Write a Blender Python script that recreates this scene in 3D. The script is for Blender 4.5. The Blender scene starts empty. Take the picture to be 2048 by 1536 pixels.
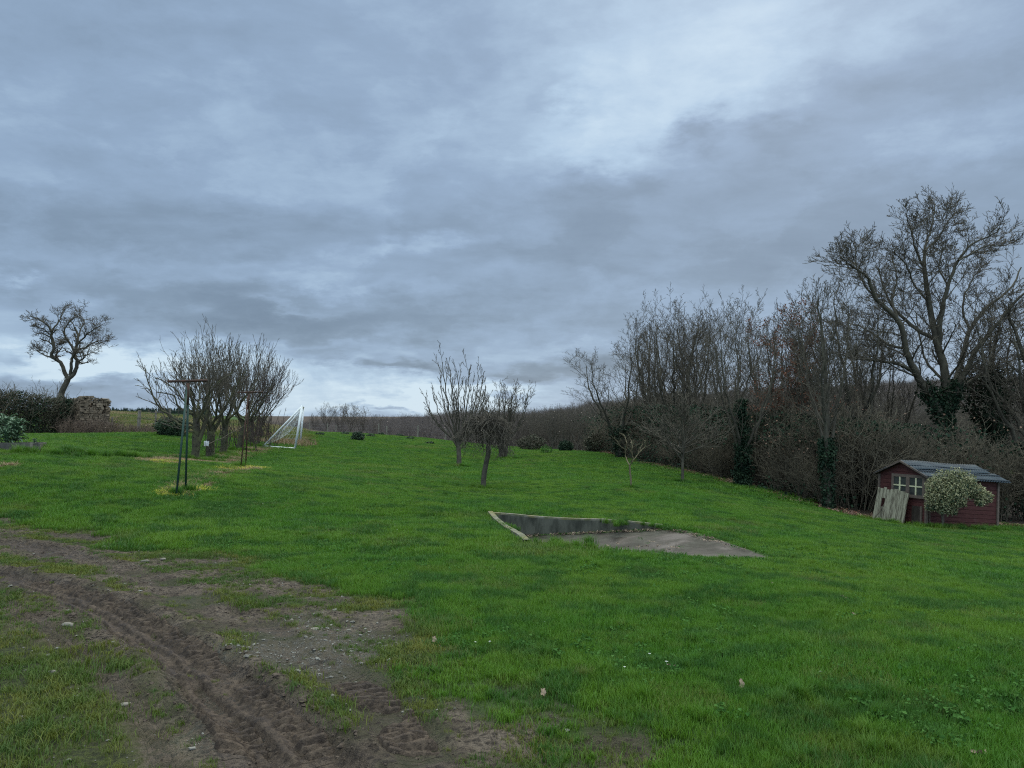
import bpy, bmesh, math, random
import numpy as np
from mathutils import Vector, Matrix

# ------------------------------------------------------------------ camera
SC = bpy.context.scene
COL = SC.collection
F = 1540.0
PITCH = math.atan(88.0 / F)
EYE = 1.6
cd = bpy.data.cameras.new('camera')
cam = bpy.data.objects.new('camera', cd)
COL.objects.link(cam)
cam.location = (0, 0, EYE)
cam.rotation_euler = (math.pi / 2 + PITCH, 0, 0)
cd.sensor_width = 36
cd.lens = 36 * F / 2048
cd.clip_start = 0.05
cd.clip_end = 5000
SC.camera = cam
SC.view_settings.view_transform = 'Standard'
SC.view_settings.look = 'None'
SC.view_settings.exposure = 0
SC.view_settings.gamma = 1
SC.cycles.max_bounces = 6
SC.cycles.filter_width = 1.15
SC.cycles.use_denoising = False
SC.cycles.diffuse_bounces = 3
SC.cycles.transparent_max_bounces = 8


def ray(px, py):
    a = (px - 1024) / F
    b = (768 - py) / F
    return np.array([a, math.cos(PITCH) - b * math.sin(PITCH), math.sin(PITCH) + b * math.cos(PITCH)])


def W(px, py, Y):
    r = ray(px, py)
    return np.array([0, 0, EYE]) + r * (Y / r[1])


# ------------------------------------------------------------------ node helper
class NT:
    def __init__(s, tree):
        s.t = tree
        s.n = tree.nodes
        s.n.clear()

    def new(s, typ, **kw):
        n = s.n.new(typ)
        for k, v in kw.items():
            setattr(n, k, v)
        return n

    def put(s, sock, v):
        if v is None:
            return
        if isinstance(v, bpy.types.NodeSocket):
            s.t.links.new(v, sock)
        else:
            if isinstance(v, (tuple, list)) and len(v) == 3 and sock.type == 'RGBA':
                v = (*v, 1)
            sock.default_value = v

    def math(s, op, a, b=None, c=None, clamp=False):
        n = s.new('ShaderNodeMath', operation=op, use_clamp=clamp)
        s.put(n.inputs[0], a); s.put(n.inputs[1], b); s.put(n.inputs[2], c)
        return n.outputs[0]

    def vec(s, op, a, b=None, c=None):
        n = s.new('ShaderNodeVectorMath', operation=op)
        s.put(n.inputs[0], a); s.put(n.inputs[1], b); s.put(n.inputs[2], c)
        return n.outputs['Value'] if op in ('DOT_PRODUCT', 'LENGTH') else n.outputs[0]

    def noise(s, vec, scale, detail=3, rough=0.55, dist=0.0, out='Fac'):
        n = s.new('ShaderNodeTexNoise')
        s.put(n.inputs['Vector'], vec)
        n.inputs['Scale'].default_value = scale
        n.inputs['Detail'].default_value = detail
        n.inputs['Roughness'].default_value = rough
        n.inputs['Distortion'].default_value = dist
        return n.outputs[out]

    def ramp(s, v, lo, hi, a=0.0, b=1.0, smooth=True):
        n = s.new('ShaderNodeMapRange')
        if smooth:
            n.interpolation_type = 'SMOOTHSTEP'
        s.put(n.inputs[0], v)
        for i, x in zip((1, 2, 3, 4), (lo, hi, a, b)):
            s.put(n.inputs[i], x)
        return n.outputs[0]

    def mix(s, f, a, b, mode='MIX'):
        n = s.new('ShaderNodeMix', data_type='RGBA', blend_type=mode)
        s.put(n.inputs[0], f)
        s.put(n.inputs[6], a)
        s.put(n.inputs[7], b)
        return n.outputs[2]

    def attr(s, name, out='Fac'):
        n = s.new('ShaderNodeAttribute', attribute_name=name)
        return n.outputs[out]

    def bump(s, h, strength=0.5, dist=0.02, nrm=None):
        n = s.new('ShaderNodeBump')
        n.inputs['Strength'].default_value = strength
        n.inputs['Distance'].default_value = dist
        s.put(n.inputs['Height'], h)
        if nrm is not None:
            s.put(n.inputs['Normal'], nrm)
        return n.outputs[0]

    def pos(s):
        return s.new('ShaderNodeNewGeometry').outputs['Position']

    def obj(s):
        return s.new('ShaderNodeTexCoord').outputs['Object']

    def rnd(s):
        return s.new('ShaderNodeObjectInfo').outputs['Random']

    def out(s, base, rough=0.8, nrm=None, spec=0.3, transl=0.0, tcol=None, metal=0.0):
        p = s.new('ShaderNodeBsdfPrincipled')
        s.put(p.inputs['Base Color'], base)
        s.put(p.inputs['Roughness'], rough)
        p.inputs['Specular IOR Level'].default_value = spec
        p.inputs['Metallic'].default_value = metal
        if nrm is not None:
            s.put(p.inputs['Normal'], nrm)
        o = s.new('ShaderNodeOutputMaterial')
        if transl > 0:
            t = s.new('ShaderNodeBsdfTranslucent')
            s.put(t.inputs[0], tcol if tcol is not None else base)
            m = s.new('ShaderNodeMixShader')
            m.inputs[0].default_value = transl
            s.t.links.new(p.outputs[0], m.inputs[1])
            s.t.links.new(t.outputs[0], m.inputs[2])
            s.t.links.new(m.outputs[0], o.inputs[0])
        else:
            s.t.links.new(p.outputs[0], o.inputs[0])


def newmat(name):
    m = bpy.data.materials.new(name)
    m.use_nodes = True
    return m, NT(m.node_tree)


# ------------------------------------------------------------------ sky and sun
SUN_EL, SUN_AZ = math.radians(38), math.radians(20)   # azimuth from +Y towards +X
world = bpy.data.worlds.new('World')
SC.world = world
world.use_nodes = True
w = NT(world.node_tree)
gen = w.new('ShaderNodeTexCoord').outputs['Generated']
sep = w.new('ShaderNodeSeparateXYZ')
w.put(sep.inputs[0], gen)
X_, Y_, Z_ = sep.outputs
az = w.math('ARCTAN2', X_, Y_)
el = w.math('ARCSINE', Z_)
# cloud layer coordinates: the direction meets a flat ceiling of cloud
zz = w.math('ADD', w.math('MAXIMUM', Z_, 0.0), 0.16)
cl = w.new('ShaderNodeCombineXYZ')
w.put(cl.inputs[0], w.math('DIVIDE', X_, zz))
w.put(cl.inputs[1], w.math('DIVIDE', Y_, zz))
cloudco = cl.outputs[0]
ae = w.new('ShaderNodeCombineXYZ')
w.put(ae.inputs[0], az); w.put(ae.inputs[1], el)
# ragged edges: shift the coordinates by noise of two sizes
n1 = w.noise(cloudco, 1.5, 5, 0.6, out='Color')
n2 = w.noise(w.vec('MULTIPLY', ae.outputs[0], (1.0, 2.2, 1.0)), 9.0, 6, 0.62, out='Color')
warp = w.vec('MULTIPLY', w.vec('SUBTRACT', n1, (0.5, 0.5, 0.5)), (0.16, 0.085, 0))
warp2 = w.vec('MULTIPLY', w.vec('SUBTRACT', n2, (0.5, 0.5, 0.5)), (0.20, 0.085, 0))
co = w.vec('ADD', w.vec('ADD', ae.outputs[0], warp), warp2)
BLOBS = [  # px, py, half width, half height in pixels of a 2048 wide view, amount
    (1290, 120, 300, 150, .22), (1190, 280, 130, 65, .20), (1560, 60, 330, 110, .16), (1460, 200, 160, 60, .16),
    (1800, 290, 240, 40, .10), (760, 230, 520, 140, .05), (450, 330, 380, 60, .05),
    (1385, 252, 60, 26, -.44), (1480, 330, 130, 45, -.16), (1560, 250, 80, 24, -.22), (1220, 372, 80, 34, -.28), (1330, 420, 300, 70, -.13),
    (1750, 430, 330, 110, -.13), (1900, 130, 260, 50, -.15), (1250, 530, 140, 40, -.12), (1800, 640, 420, 170, -.07),
    (120, 425, 260, 45, -.17), (600, 470, 110, 40, -.20), (260, 565, 240, 36, -.22), (420, 615, 170, 34, -.18),
    (680, 630, 260, 30, -.15), (1060, 500, 180, 45, -.13), (960, 620, 280, 30, -.12), (810, 655, 170, 30, -.16), (700, 560, 300, 14, .12), (450, 520, 160, 16, .10),
    (1110, 205, 45, 35, -.16), (740, 440, 150, 30, -.12), (130, 60, 280, 120, -.06),
    (60, 735, 190, 34, .46), (260, 735, 190, 24, .34), (600, 690, 170, 14, .22), (660, 800, 250, 34, .44),
    (650, 735, 180, 22, .26), (20, 545, 50, 10, .30), (850, 487, 130, 16, .24), (560, 600, 90, 10, .26),
    (160, 590, 60, 12, .18), (1180, 700, 90, 22, .22), (930, 800, 120, 26, .60), (1290, 590, 240, 30, .05),
    (790, 737, 85, 14, -.58), (1050, 762, 62, 15, -.60), (1150, 738, 70, 20, -.44), (806, 813, 32, 8, -.55),
    (745, 808, 18, 6, -.3), (30, 712, 50, 12, -.28), (210, 790, 180, 18, -.26), (240, 765, 50, 14, -.2),
    (690, 700, 60, 12, -.2),
]
acc = 0.47
for (px, py, sx, sy, a) in BLOBS:
    r = ray(px, py)
    a0 = math.atan2(r[0], r[1]); e0 = math.atan2(r[2], math.hypot(r[0], r[1]))
    sa, se = sx / F, sy / F
    v = w.vec('MULTIPLY_ADD', co, (1 / sa, 1 / se, 0), (-a0 / sa, -e0 / se, 0))
    e = w.math('POWER', 0.45, w.vec('DOT_PRODUCT', v, v))
    acc = w.math('MULTIPLY_ADD', e, a, acc)
fine = w.noise(w.vec('MULTIPLY', cloudco, (1.0, 1.5, 1)), 2.6, 7, 0.6, 0.4)
fine2 = w.noise(w.vec('MULTIPLY', ae.outputs[0], (1.0, 2.6, 1.0)), 7.0, 6, 0.6, 0.3)
acc = w.math('ADD', acc, w.math('MULTIPLY', w.math('SUBTRACT', fine, 0.5), 0.36))
acc = w.math('ADD', acc, w.math('MULTIPLY', w.math('SUBTRACT', fine2, 0.5), 0.34))
puff = w.noise(w.vec('ADD', w.vec('MULTIPLY', ae.outputs[0], (1.0, 1.7, 1.0)), w.vec('SCALE', n2)), 5.5, 8, 0.58, 0.2)
puff.node.inputs['Vector'].links[0].from_node.inputs[1].links[0].from_node.inputs['Scale'].default_value = 0.10
lowk = w.ramp(el, 0.05, 0.55, 1.0, 0.35)
acc = w.math('ADD', acc, w.math('MULTIPLY', w.math('MULTIPLY', w.math('SUBTRACT', w.ramp(puff, 0.42, 0.60), 0.5), 0.17), lowk))
cr = w.new('ShaderNodeValToRGB')
w.put(cr.inputs[0], acc)
els = cr.color_ramp.elements
els[0].position = 0.0; els[0].color = (0.165, 0.235, 0.330, 1)
els[1].position = 1.0; els[1].color = (0.62, 0.775, 0.90, 1)
for p_, c_ in ((0.25, (0.220, 0.307, 0.420, 1)), (0.5, (0.295, 0.410, 0.570, 1)), (0.75, (0.44, 0.595, 0.765, 1))):
    e_ = els.new(p_); e_.color = c_
sky = w.new('ShaderNodeTexSky')
sky.sky_type = 'NISHITA'
sky.sun_disc = False
sky.sun_elevation = SUN_EL
sky.sun_rotation = SUN_AZ
skyc = w.vec('SCALE', sky.outputs[0])
skyc.node.inputs['Scale'].default_value = 0.10
col = w.mix(0.08, cr.outputs[0], skyc)
# unseen overhead sky boosted well beyond overcast, added to light the ground
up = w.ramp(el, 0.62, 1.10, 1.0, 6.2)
# unseen sky behind the viewer brightened too, added fill for the tree sides
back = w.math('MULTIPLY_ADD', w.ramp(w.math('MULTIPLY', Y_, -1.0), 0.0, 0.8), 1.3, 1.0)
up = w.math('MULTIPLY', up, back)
upc = w.ramp(el, 0.60, 1.0, 0.0, 1.0)
white = w.mix(upc, (1, 1, 1), (1.22, 1.0, 0.72))
col = w.mix(1.0, col, white, 'MULTIPLY')
low = w.ramp(el, -0.12, -0.02, 0.25, 1.0)
bg = w.new('ShaderNodeBackground')
w.put(bg.inputs[0], col)
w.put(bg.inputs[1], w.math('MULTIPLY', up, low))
wo = w.new('ShaderNodeOutputWorld')
w.t.links.new(bg.outputs[0], wo.inputs[0])
try:
    world.cycles.sampling_method = 'MANUAL'
    world.cycles.sample_map_resolution = 512
except Exception:
    pass

sd = bpy.data.lights.new('sun', 'SUN')
sd.energy = 1.5
sd.angle = math.radians(25)
sd.color = (1.0, 0.94, 0.84)
sun = bpy.data.objects.new('sun', sd)
COL.objects.link(sun)
sun.rotation_euler = (math.pi / 2 - SUN_EL, 0, math.pi - SUN_AZ)


# ------------------------------------------------------------------ numeric helpers
def hash2(ix, iy, seed):
    v = np.sin(ix * 127.1 + iy * 311.7 + seed * 74.7) * 43758.5453
    return v - np.floor(v)


def vnoise(x, y, seed=0):
    ix = np.floor(x); iy = np.floor(y)
    fx = x - ix; fy = y - iy
    fx = fx * fx * (3 - 2 * fx); fy = fy * fy * (3 - 2 * fy)
    a = hash2(ix, iy, seed); b = hash2(ix + 1, iy, seed)
    c = hash2(ix, iy + 1, seed); d = hash2(ix + 1, iy + 1, seed)
    return a + (b - a) * fx + (c - a) * fy + (a - b - c + d) * fx * fy


def fbm(x, y, seed=0, octv=4, g=0.5):
    s = 0; a = 1; t = 0
    for i in range(octv):
        s = s + a * vnoise(x * 2 ** i + 17.3 * i, y * 2 ** i - 9.1 * i, seed + i)
        t += a; a *= g
    return s / t          # 0..1


def sstep(v, lo, hi):
    t = np.clip((v - lo) / (hi - lo), 0, 1)
    return t * t * (3 - 2 * t)


def inpoly(x, y, P):
    r = np.zeros(np.shape(x), bool)
    n = len(P)
    for i in range(n):
        x1, y1 = P[i][:2]; x2, y2 = P[(i + 1) % n][:2]
        c = ((y1 > y) != (y2 > y)) & (x < (x2 - x1) * (y - y1) / (y2 - y1 + 1e-12) + x1)
        r ^= c
    return r


def polyline(x, y, P):
    """distance, signed offset and length along for points near a polyline"""
    best = np.full(np.shape(x), 1e9); off = np.zeros_like(best); al = np.zeros_like(best)
    s0 = 0
    for i in range(len(P) - 1):
        ax, ay = P[i][:2]; bx, by = P[i + 1][:2]
        dx, dy = bx - ax, by - ay
        L = math.hypot(dx, dy)
        t = np.clip(((x - ax) * dx + (y - ay) * dy) / (L * L), 0, 1)
        qx, qy = ax + t * dx, ay + t * dy
        d = np.hypot(x - qx, y - qy)
        sg = np.sign((x - ax) * dy - (y - ay) * dx)
        m = d < best
        best = np.where(m, d, best); off = np.where(m, d * sg, off); al = np.where(m, s0 + t * L, al)
        s0 += L
    return best, off, al


def polydist(x, y, P):
    return polyline(x, y, list(P) + [P[0]])[0]


# ------------------------------------------------------------------ terrain heights
CP = [W(*p) for p in [
    (1024, 1536, 3.7), (0, 1536, 3.55), (2048, 1536, 3.8), (0, 1250, 5.8), (1024, 1250, 6.3), (2048, 1250, 6.6),
    (0, 1050, 11), (350, 988, 14.3), (500, 1050, 12.0), (985, 1029, 14.6), (1060, 1090, 10.7), (1545, 1121, 10.4),
    (1325, 1055, 14.1), (2048, 1068, 21), (1850, 1056, 21.5), (1755, 1040, 23.2), (1600, 1005, 25), (1500, 975, 28),
    (1365, 968, 27), (1350, 940, 34), (1200, 905, 50), (1262, 982, 21), (965, 980, 20.5), (918, 935, 31),
    (1005, 918, 39), (1130, 905, 52), (590, 901, 35), (601, 889, 41), (481, 937, 20.5), (395, 922, 24),
    (450, 907, 30), (510, 888, 37), (700, 881, 48), (620, 865, 62), (720, 869, 62), (850, 878, 60), (950, 890, 60),
    (30, 900, 19), (140, 869, 38), (215, 866, 39), (330, 872, 36), (700, 960, 20), (2048, 1120, 14),
]]
CP += [np.array(p, float) for p in [
    (0, -6, 0), (-8, -4, .3), (8, -4, -.4), (-30, 60, 2.3), (-38, 100, 3.0), (-18, 95, .4), (-5, 90, -1.2), (12, 80, -1.0),
    (0, 150, -5), (40, 150, -4), (-40, 160, 1.0), (25, 40, -1.6), (40, 60, -2), (40, 20, -2.6), (-50, 30, 3.2),
    (0, 250, -1), (60, 250, 1), (0, 400, 3), (100, 400, 14), (150, 250, 10), (260, 400, 26), (-100, 300, -2.0),
    (-280, 600, 9), (-90, 600, 0), (0, 700, 4), (300, 700, 26), (-400, 300, 8), (-900, 900, 14), (900, 900, 45),
    (0, 1500, 20), (-900, -200, 14), (900, -200, -5), (0, -200, 0), (1200, 1500, 60), (-1200, 1500, 30),
]]
CP = np.array(CP)
_c = 2.5


def _phi(x, y, c):
    return np.sqrt((x[..., None] - c[:, 0]) ** 2 + (y[..., None] - c[:, 1]) ** 2 + _c * _c)


_n = len(CP)
_A = np.zeros((_n + 3, _n + 3))
_A[:_n, :_n] = _phi(CP[:, 0], CP[:, 1], CP) + np.eye(_n) * 0.02
_A[:_n, _n] = 1; _A[:_n, _n + 1:] = CP[:, :2]
_A[_n:, :_n] = _A[:_n, _n:].T
_w = np.linalg.solve(_A, np.concatenate([CP[:, 2], np.zeros(3)]))


def base_z(x, y):
    x = np.asarray(x, float); y = np.asarray(y, float)
    return _phi(x, y, CP) @ _w[:_n] + _w[_n] + x * _w[_n + 1] + y * _w[_n + 2]


_T = np.geomspace(2.0, 1500, 1400)


def hit(px, py):
    r = ray(px, py)
    q = np.array([0, 0, EYE]) + r * _T[:, None]
    d = q[:, 2] - base_z(q[:, 0], q[:, 1])
    i = np.argmax(d < 0)
    if d[i] >= 0:
        raise ValueError('no ground at %s %s' % (px, py))
    f = d[i - 1] / (d[i - 1] - d[i])
    t = _T[i - 1] + (_T[i] - _T[i - 1]) * f
    p = np.array([0, 0, EYE]) + r * t
    return p


def HP(lst):
    return [tuple(hit(*p)) for p in lst]


# muddy yard with its wheel tracks (all laid out on the ground)
MUD = HP([(-500, 1040), (0, 1040), (230, 1052), (330, 1092), (470, 1108), (610, 1120), (590, 1150), (700, 1180), (810, 1195),
          (880, 1250), (960, 1320), (1090, 1375), (1170, 1460), (1260, 1540)])
MUD += [(1.3, 2.5, 0), (1.5, -1.0, 0), (-9, -1.0, 0)]
TRACKS = [  # points, half width, strength, depth, lug strength
    (HP([(-260, 1120), (0, 1152), (130, 1182), (235, 1226), (330, 1284), (420, 1350), (500, 1420), (575, 1490), (640, 1545)]), 0.23, 1.0, 0.055, .35),
    (HP([(-300, 1080), (0, 1084), (90, 1100), (150, 1118)]), 0.24, .9, 0.04, .3),
    (HP([(150, 1118), (240, 1135), (400, 1205), (520, 1262), (600, 1330)]), 0.20, .38, 0.015, .2),
    (HP([(370, 1370), (430, 1420), (475, 1480), (505, 1545)]), 0.15, .75, 0.03, 1.0),
    (HP([(655, 1340), (730, 1390), (800, 1460), (850, 1545)]), 0.17, .45, 0.02, 1.0),
    (HP([(0, 1195), (90, 1248), (190, 1318), (275, 1400), (320, 1470), (350, 1545)]), 0.035, .6, 0.015, .0),
    (HP([(0, 1216), (70, 1255), (165, 1325), (245, 1405), (290, 1475), (315, 1545)]), 0.035, .6, 0.015, .0),
    (HP([(110, 1068), (200, 1078)]), 0.16, .8, 0.02, .0),
]
for _i in range(len(TRACKS)):
    pass
GRAV = HP([(560, 1235), (640, 1225), (720, 1240), (760, 1290), (720, 1350), (640, 1390), (560, 1370), (520, 1300)])
GRAV2 = HP([(400, 1365), (470, 1400), (480, 1450), (440, 1500), (380, 1470), (360, 1400)])
BARE = [(HP([(425, 1160), (470, 1140), (530, 1135), (480, 1165)]), .18), (HP([(120, 1190), (200, 1250), (150, 1275), (60, 1230)]), .25),
        (HP([(340, 1480), (420, 1440), (440, 1545), (360, 1545)]), .2), (HP([(530, 1195), (600, 1230), (560, 1240)]), .2),
        (HP([(1010, 1420), (1060, 1440), (1060, 1500), (1000, 1520)]), .25), (HP([(660, 1480), (720, 1500), (760, 1560), (640, 1560)]), .3)]
MOSSY = HP([(-100, 1250), (60, 1260), (170, 1330), (250, 1420), (300, 1560), (-100, 1560)])
MOSSY2 = HP([(380, 1330), (430, 1370), (440, 1400), (330, 1400), (300, 1340)])
STRAW = [HP([(330, 926), (372, 914), (400, 926), (440, 921), (470, 908), (500, 904), (530, 897)]), HP([(392, 962), (430, 950), (455, 944), (500, 940)]),
         HP([(350, 985), (390, 968)]), HP([(-40, 932), (30, 932)])]
YEL = [HP([(330, 988), (395, 978)]), HP([(455, 940), (505, 938)]), HP([(330, 930), (345, 926)])]

# sunken concrete slab
PIT = [W(985, 1029, 14.6), W(1060, 1091, 10.65), W(1300, 1108, 10.45), W(1545, 1121, 10.4), W(1500, 1103, 11.3), W(1430, 1081, 12.6), W(1370, 1064, 13.6), W(1325, 1055, 14.1)]
PIT2 = [(p[0], p[1]) for p in PIT]


def masks(x, y):
    d = polydist(x, y, MUD)
    ins = inpoly(x, y, MUD)
    sd = np.where(ins, d, -d)
    n = fbm(x * 1.3, y * 1.3, 3, 4)
    nf = fbm(x * 4, y * 4, 9, 3)
    cover = sstep(sd + (n - .5) * 1.4 + (nf - .5) * .7, -0.30, 0.70)   # how far into the yard
    patch = sstep(fbm(x * 1.1 + 5, y * 1.6, 21, 4), .33, .62)          # bare or green within the yard
    mud = cover * (0.14 + 0.62 * patch)
    tr = np.zeros_like(x); u = np.zeros_like(x); v = np.zeros_like(x); lug = np.zeros_like(x); dz = np.zeros_like(x)
    for (P, hw, st, dep, lg) in TRACKS:
        dd, off, al = polyline(x, y, P)
        wob = (fbm(x * 2.3, y * 2.3, 31, 3) - .5) * .5 * hw
        q = (dd + wob) / hw
        m = (1 - sstep(q, .8, 1.25)) * st
        dz += -dep * (1 - sstep(q, .6, 1.05)) + dep * .55 * np.exp(-((q - 1.3) / .28) ** 2)
        b = m > tr
        u = np.where(b, off / hw, u); v = np.where(b, al, v); lug = np.where(b, lg, lug)
        tr = np.maximum(tr, m)
        if hw > .1:      # churned shoulders beside the ruts
            mud = np.maximum(mud, (1 - sstep(q + (nf - .5) * 1.2, 1.2, 2.3)) * st * .85)
    mud = np.maximum(mud, tr)
    grav = np.zeros_like(x)
    for G in (GRAV, GRAV2):
        g = np.where(inpoly(x, y, G), 1, -1) * polydist(x, y, G)
        grav = np.maximum(grav, sstep(g + (n - .5) * 1.4 + (nf - .5) * .5, -.2, .35))
    for (G, wd) in BARE:
        g = np.where(inpoly(x, y, G), 1, -1) * polydist(x, y, G)
        mud = np.maximum(mud, .95 * sstep(g + (nf - .5) * .4, -.1, .15))
    moss = np.zeros_like(x)
    for G in (MOSSY, MOSSY2):
        g = np.where(inpoly(x, y, G), 1, -1) * polydist(x, y, G)
        moss = np.maximum(moss, sstep(g + (n - .5) * .8, -.3, .3))
    mud = mud * (1 - .62 * moss * (1 - np.clip(tr * 1.3, 0, 1)))
    mud = np.maximum(mud, grav * .55)
    straw = np.zeros_like(x)
    for i, S in enumerate(STRAW):
        dd = polyline(x, y, S)[0]
        straw = np.maximum(straw, 1 - sstep(dd + (nf - .5) * .7, (.35, .18, .15, .2)[i], (.80, .45, .35, .4)[i]))
    yel = np.zeros_like(x)
    for S in YEL:
        dd = polyline(x, y, S)[0]
        yel = np.maximum(yel, 1 - sstep(dd + (nf - .5) * .5, .15, .42))
    # leaf litter under the wood edge
    e = -polyline(x, y, EDGE)[1]
    lit = sstep(e + (nf - .5) * .8, -.1, .35) * (y < 62) * (y > 12) * (x > 0)
    far = sstep(y, 66, 74) * sstep(x + .33 * y, -3, 4) * (1 - ((y < 86) & (x > 7) & (x < 16)))
    lit = np.maximum(lit, far)
    return dict(mud=mud, trk=tr, tu=u, tv=v, lug=lug, dz=dz, grav=grav, moss=moss * cover, straw=straw, yel=yel, cover=cover, litter=lit)


EDGE = [(5.4, 62), (5.7, 50), (7.1, 34), (8.6, 28), (9.3, 25), (10.4, 23.2), (12.3, 23.9), (14.3, 23.5), (17, 22.5), (30, 21.0), (60, 18)]


def gz(x, y, m=None):
    """finished ground height"""
    x = np.asarray(x, float); y = np.asarray(y, float)
    z = base_z(x, y)
    k = np.exp(-(np.hypot(x, y) / 90) ** 2)
    z = z + k * ((fbm(x / 2.2, y / 2.2, 50, 3) - .5) * .09 + (fbm(x * 1.7, y * 1.7, 60, 3) - .5) * .03)
    near = (y < 16) & (y > -2) & (np.abs(x) < 14)
    if m is None and np.any(near):
        m = masks(x, y)
    if m is not None:
        z = z + m['dz'] * near + ((fbm(x * 9, y * 9, 70, 3) - .5) * .045 + (vnoise(x * 21, y * 21, 75) - .5) * .018 + (fbm(x * 3.3, y * 3.3, 71, 3) - .5) * .05) * np.clip(m['mud'] + .5 * m['cover'], 0, 1) * near
    return z


def G(x, y):
    return float(gz(np.array([x]), np.array([y]))[0])


# ------------------------------------------------------------------ mesh helpers
def mesh_np(name, V, Fq, mat=None, smooth=False):
    """V (n,3), Fq (m,k) faces of equal size"""
    V = np.asarray(V, np.float32); Fq = np.asarray(Fq, np.int32)
    me = bpy.data.meshes.new(name)
    me.vertices.add(len(V)); me.vertices.foreach_set('co', V.ravel())
    m, k = Fq.shape
    me.loops.add(m * k); me.loops.foreach_set('vertex_index', Fq.ravel())
    me.polygons.add(m)
    me.polygons.foreach_set('loop_start', np.arange(m, dtype=np.int32) * k)
    me.polygons.foreach_set('loop_total', np.full(m, k, np.int32))
    me.update(calc_edges=True)
    if smooth:
        me.polygons.foreach_set('use_smooth', np.ones(m, bool))
    if mat:
        me.materials.append(mat)
    return me


def link(name, me, parent=None, loc=(0, 0, 0)):
    o = bpy.data.objects.new(name, me)
    COL.objects.link(o)
    o.location = loc
    if parent is not None:
        o.parent = parent
    return o


def thing(name, label, cat, loc=(0, 0, 0), rz=0, group=None):
    o = bpy.data.objects.new(name, None)
    COL.objects.link(o)
    o.empty_display_size = 0.2
    o.location = loc; o.rotation_euler = (0, 0, rz)
    o['label'] = label; o['category'] = cat
    if group:
        o['group'] = group
    return o


def tag(o, label=None, cat=None, group=None, kind=None):
    if label: o['label'] = label
    if cat: o['category'] = cat
    if group: o['group'] = group
    if kind: o['kind'] = kind
    return o


class MB:
    """collects boxes, bars and tubes in one mesh"""
    def __init__(s):
        s.V = []; s.Fc = []

    def quadify(s, V, Fc):
        o = len(s.V)
        s.V += [tuple(v) for v in V]
        s.Fc += [tuple(i + o for i in f) for f in Fc]

    def box(s, c, size, R=None, jit=0, rng=None):
        hx, hy, hz = [a / 2 for a in size]
        vs = [Vector((x * hx, y * hy, z * hz)) for x in (-1, 1) for y in (-1, 1) for z in (-1, 1)]
        if jit:
            vs = [v + Vector([rng.uniform(-jit, jit) for _ in range(3)]) for v in vs]
        if R is not None:
            vs = [R @ v for v in vs]
        vs = [v + Vector(c) for v in vs]
        s.quadify(vs, [(0, 1, 3, 2), (4, 6, 7, 5), (0, 4, 5, 1), (2, 3, 7, 6), (0, 2, 6, 4), (1, 5, 7, 3)])

    def bar(s, a, b, r, r2=None, k=8, caps=True):
        s.tube([a, b], [r, r2 if r2 is not None else r], k, caps)

    def tube(s, P, R, k=8, caps=True):
        V, Q = tube_np(np.array(P, float), np.array(R, float), k)
        o = len(s.V)
        s.V += [tuple(v) for v in V]
        s.Fc += [tuple(int(i) + o for i in q) for q in Q]
        if caps:
            s.Fc.append(tuple(o + i for i in reversed(range(k))))
            s.Fc.append(tuple(o + len(V) - k + i for i in range(k)))

    def build(s, name, mat, parent=None, bevel=0, smooth=False, loc=(0, 0, 0)):
        me = bpy.data.meshes.new(name)
        me.from_pydata(s.V, [], s.Fc)
        me.update()
        if smooth:
            for p in me.polygons: p.use_smooth = True
        me.materials.append(mat)
        o = link(name, me, parent, loc)
        if bevel:
            b = o.modifiers.new('bevel', 'BEVEL')
            b.width = bevel; b.segments = 2; b.limit_method = 'ANGLE'
        return o


def tube_np(P, R, k):
    n = len(P)
    T = np.gradient(P, axis=0)
    T /= np.linalg.norm(T, axis=1)[:, None] + 1e-9
    ref = np.array([0.0, 0, 1]) if abs(T[0, 2]) < .8 else np.array([1.0, 0, 0])
    A = np.cross(T, ref); A /= np.linalg.norm(A, axis=1)[:, None] + 1e-9
    B = np.cross(T, A)
    th = np.arange(k) * 2 * math.pi / k
    V = P[:, None, :] + R[:, None, None] * (np.cos(th)[None, :, None] * A[:, None, :] + np.sin(th)[None, :, None] * B[:, None, :])
    i = np.arange(n - 1)[:, None] * k; j = np.arange(k)[None, :]; j2 = (j + 1) % k
    Q = np.stack([i + j, i + j2, i + k + j2, i + k + j], -1).reshape(-1, 4)
    return V.reshape(-1, 3), Q


def tubes_mesh(name, branches, mat, kf):
    Vs = []; Qs = []; o = 0
    for (lev, P, R) in branches:
        V, Q = tube_np(P, R, kf(lev))
        Vs.append(V); Qs.append(Q + o); o += len(V)
    return mesh_np(name, np.concatenate(Vs), np.concatenate(Qs), mat, smooth=True)


def leaves_mesh(name, P, size, mat, rng, flat=0.0, aspect=.6, droop=0.0, N=None):
    """one small bent leaf (two quads) at every point"""
    n = len(P)
    d = rng.normal(size=(n, 3)); d[:, 2] *= (1 - flat); d[:, 2] -= droop
    d /= np.linalg.norm(d, axis=1)[:, None]
    e = rng.normal(size=(n, 3)); e = np.cross(d, e); e /= np.linalg.norm(e, axis=1)[:, None]
    nn = np.cross(d, e)
    s = (size * rng.uniform(.6, 1.3, n))[:, None]
    w_ = s * aspect * .5
    fold = nn * w_ * .45
    a = P; b = P + d * s * .5; c = P + d * s
    V = np.stack([a, b + e * w_ + fold, c, b - e * w_ + fold, b], 1).reshape(-1, 3)
    i = np.arange(n)[:, None] * 5
    T3 = np.concatenate([i + np.array([[0, 1, 4]]), i + np.array([[1, 2, 4]]), i + np.array([[2, 3, 4]]), i + np.array([[3, 0, 4]])])
    return mesh_np(name, V, T3, mat)


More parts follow.
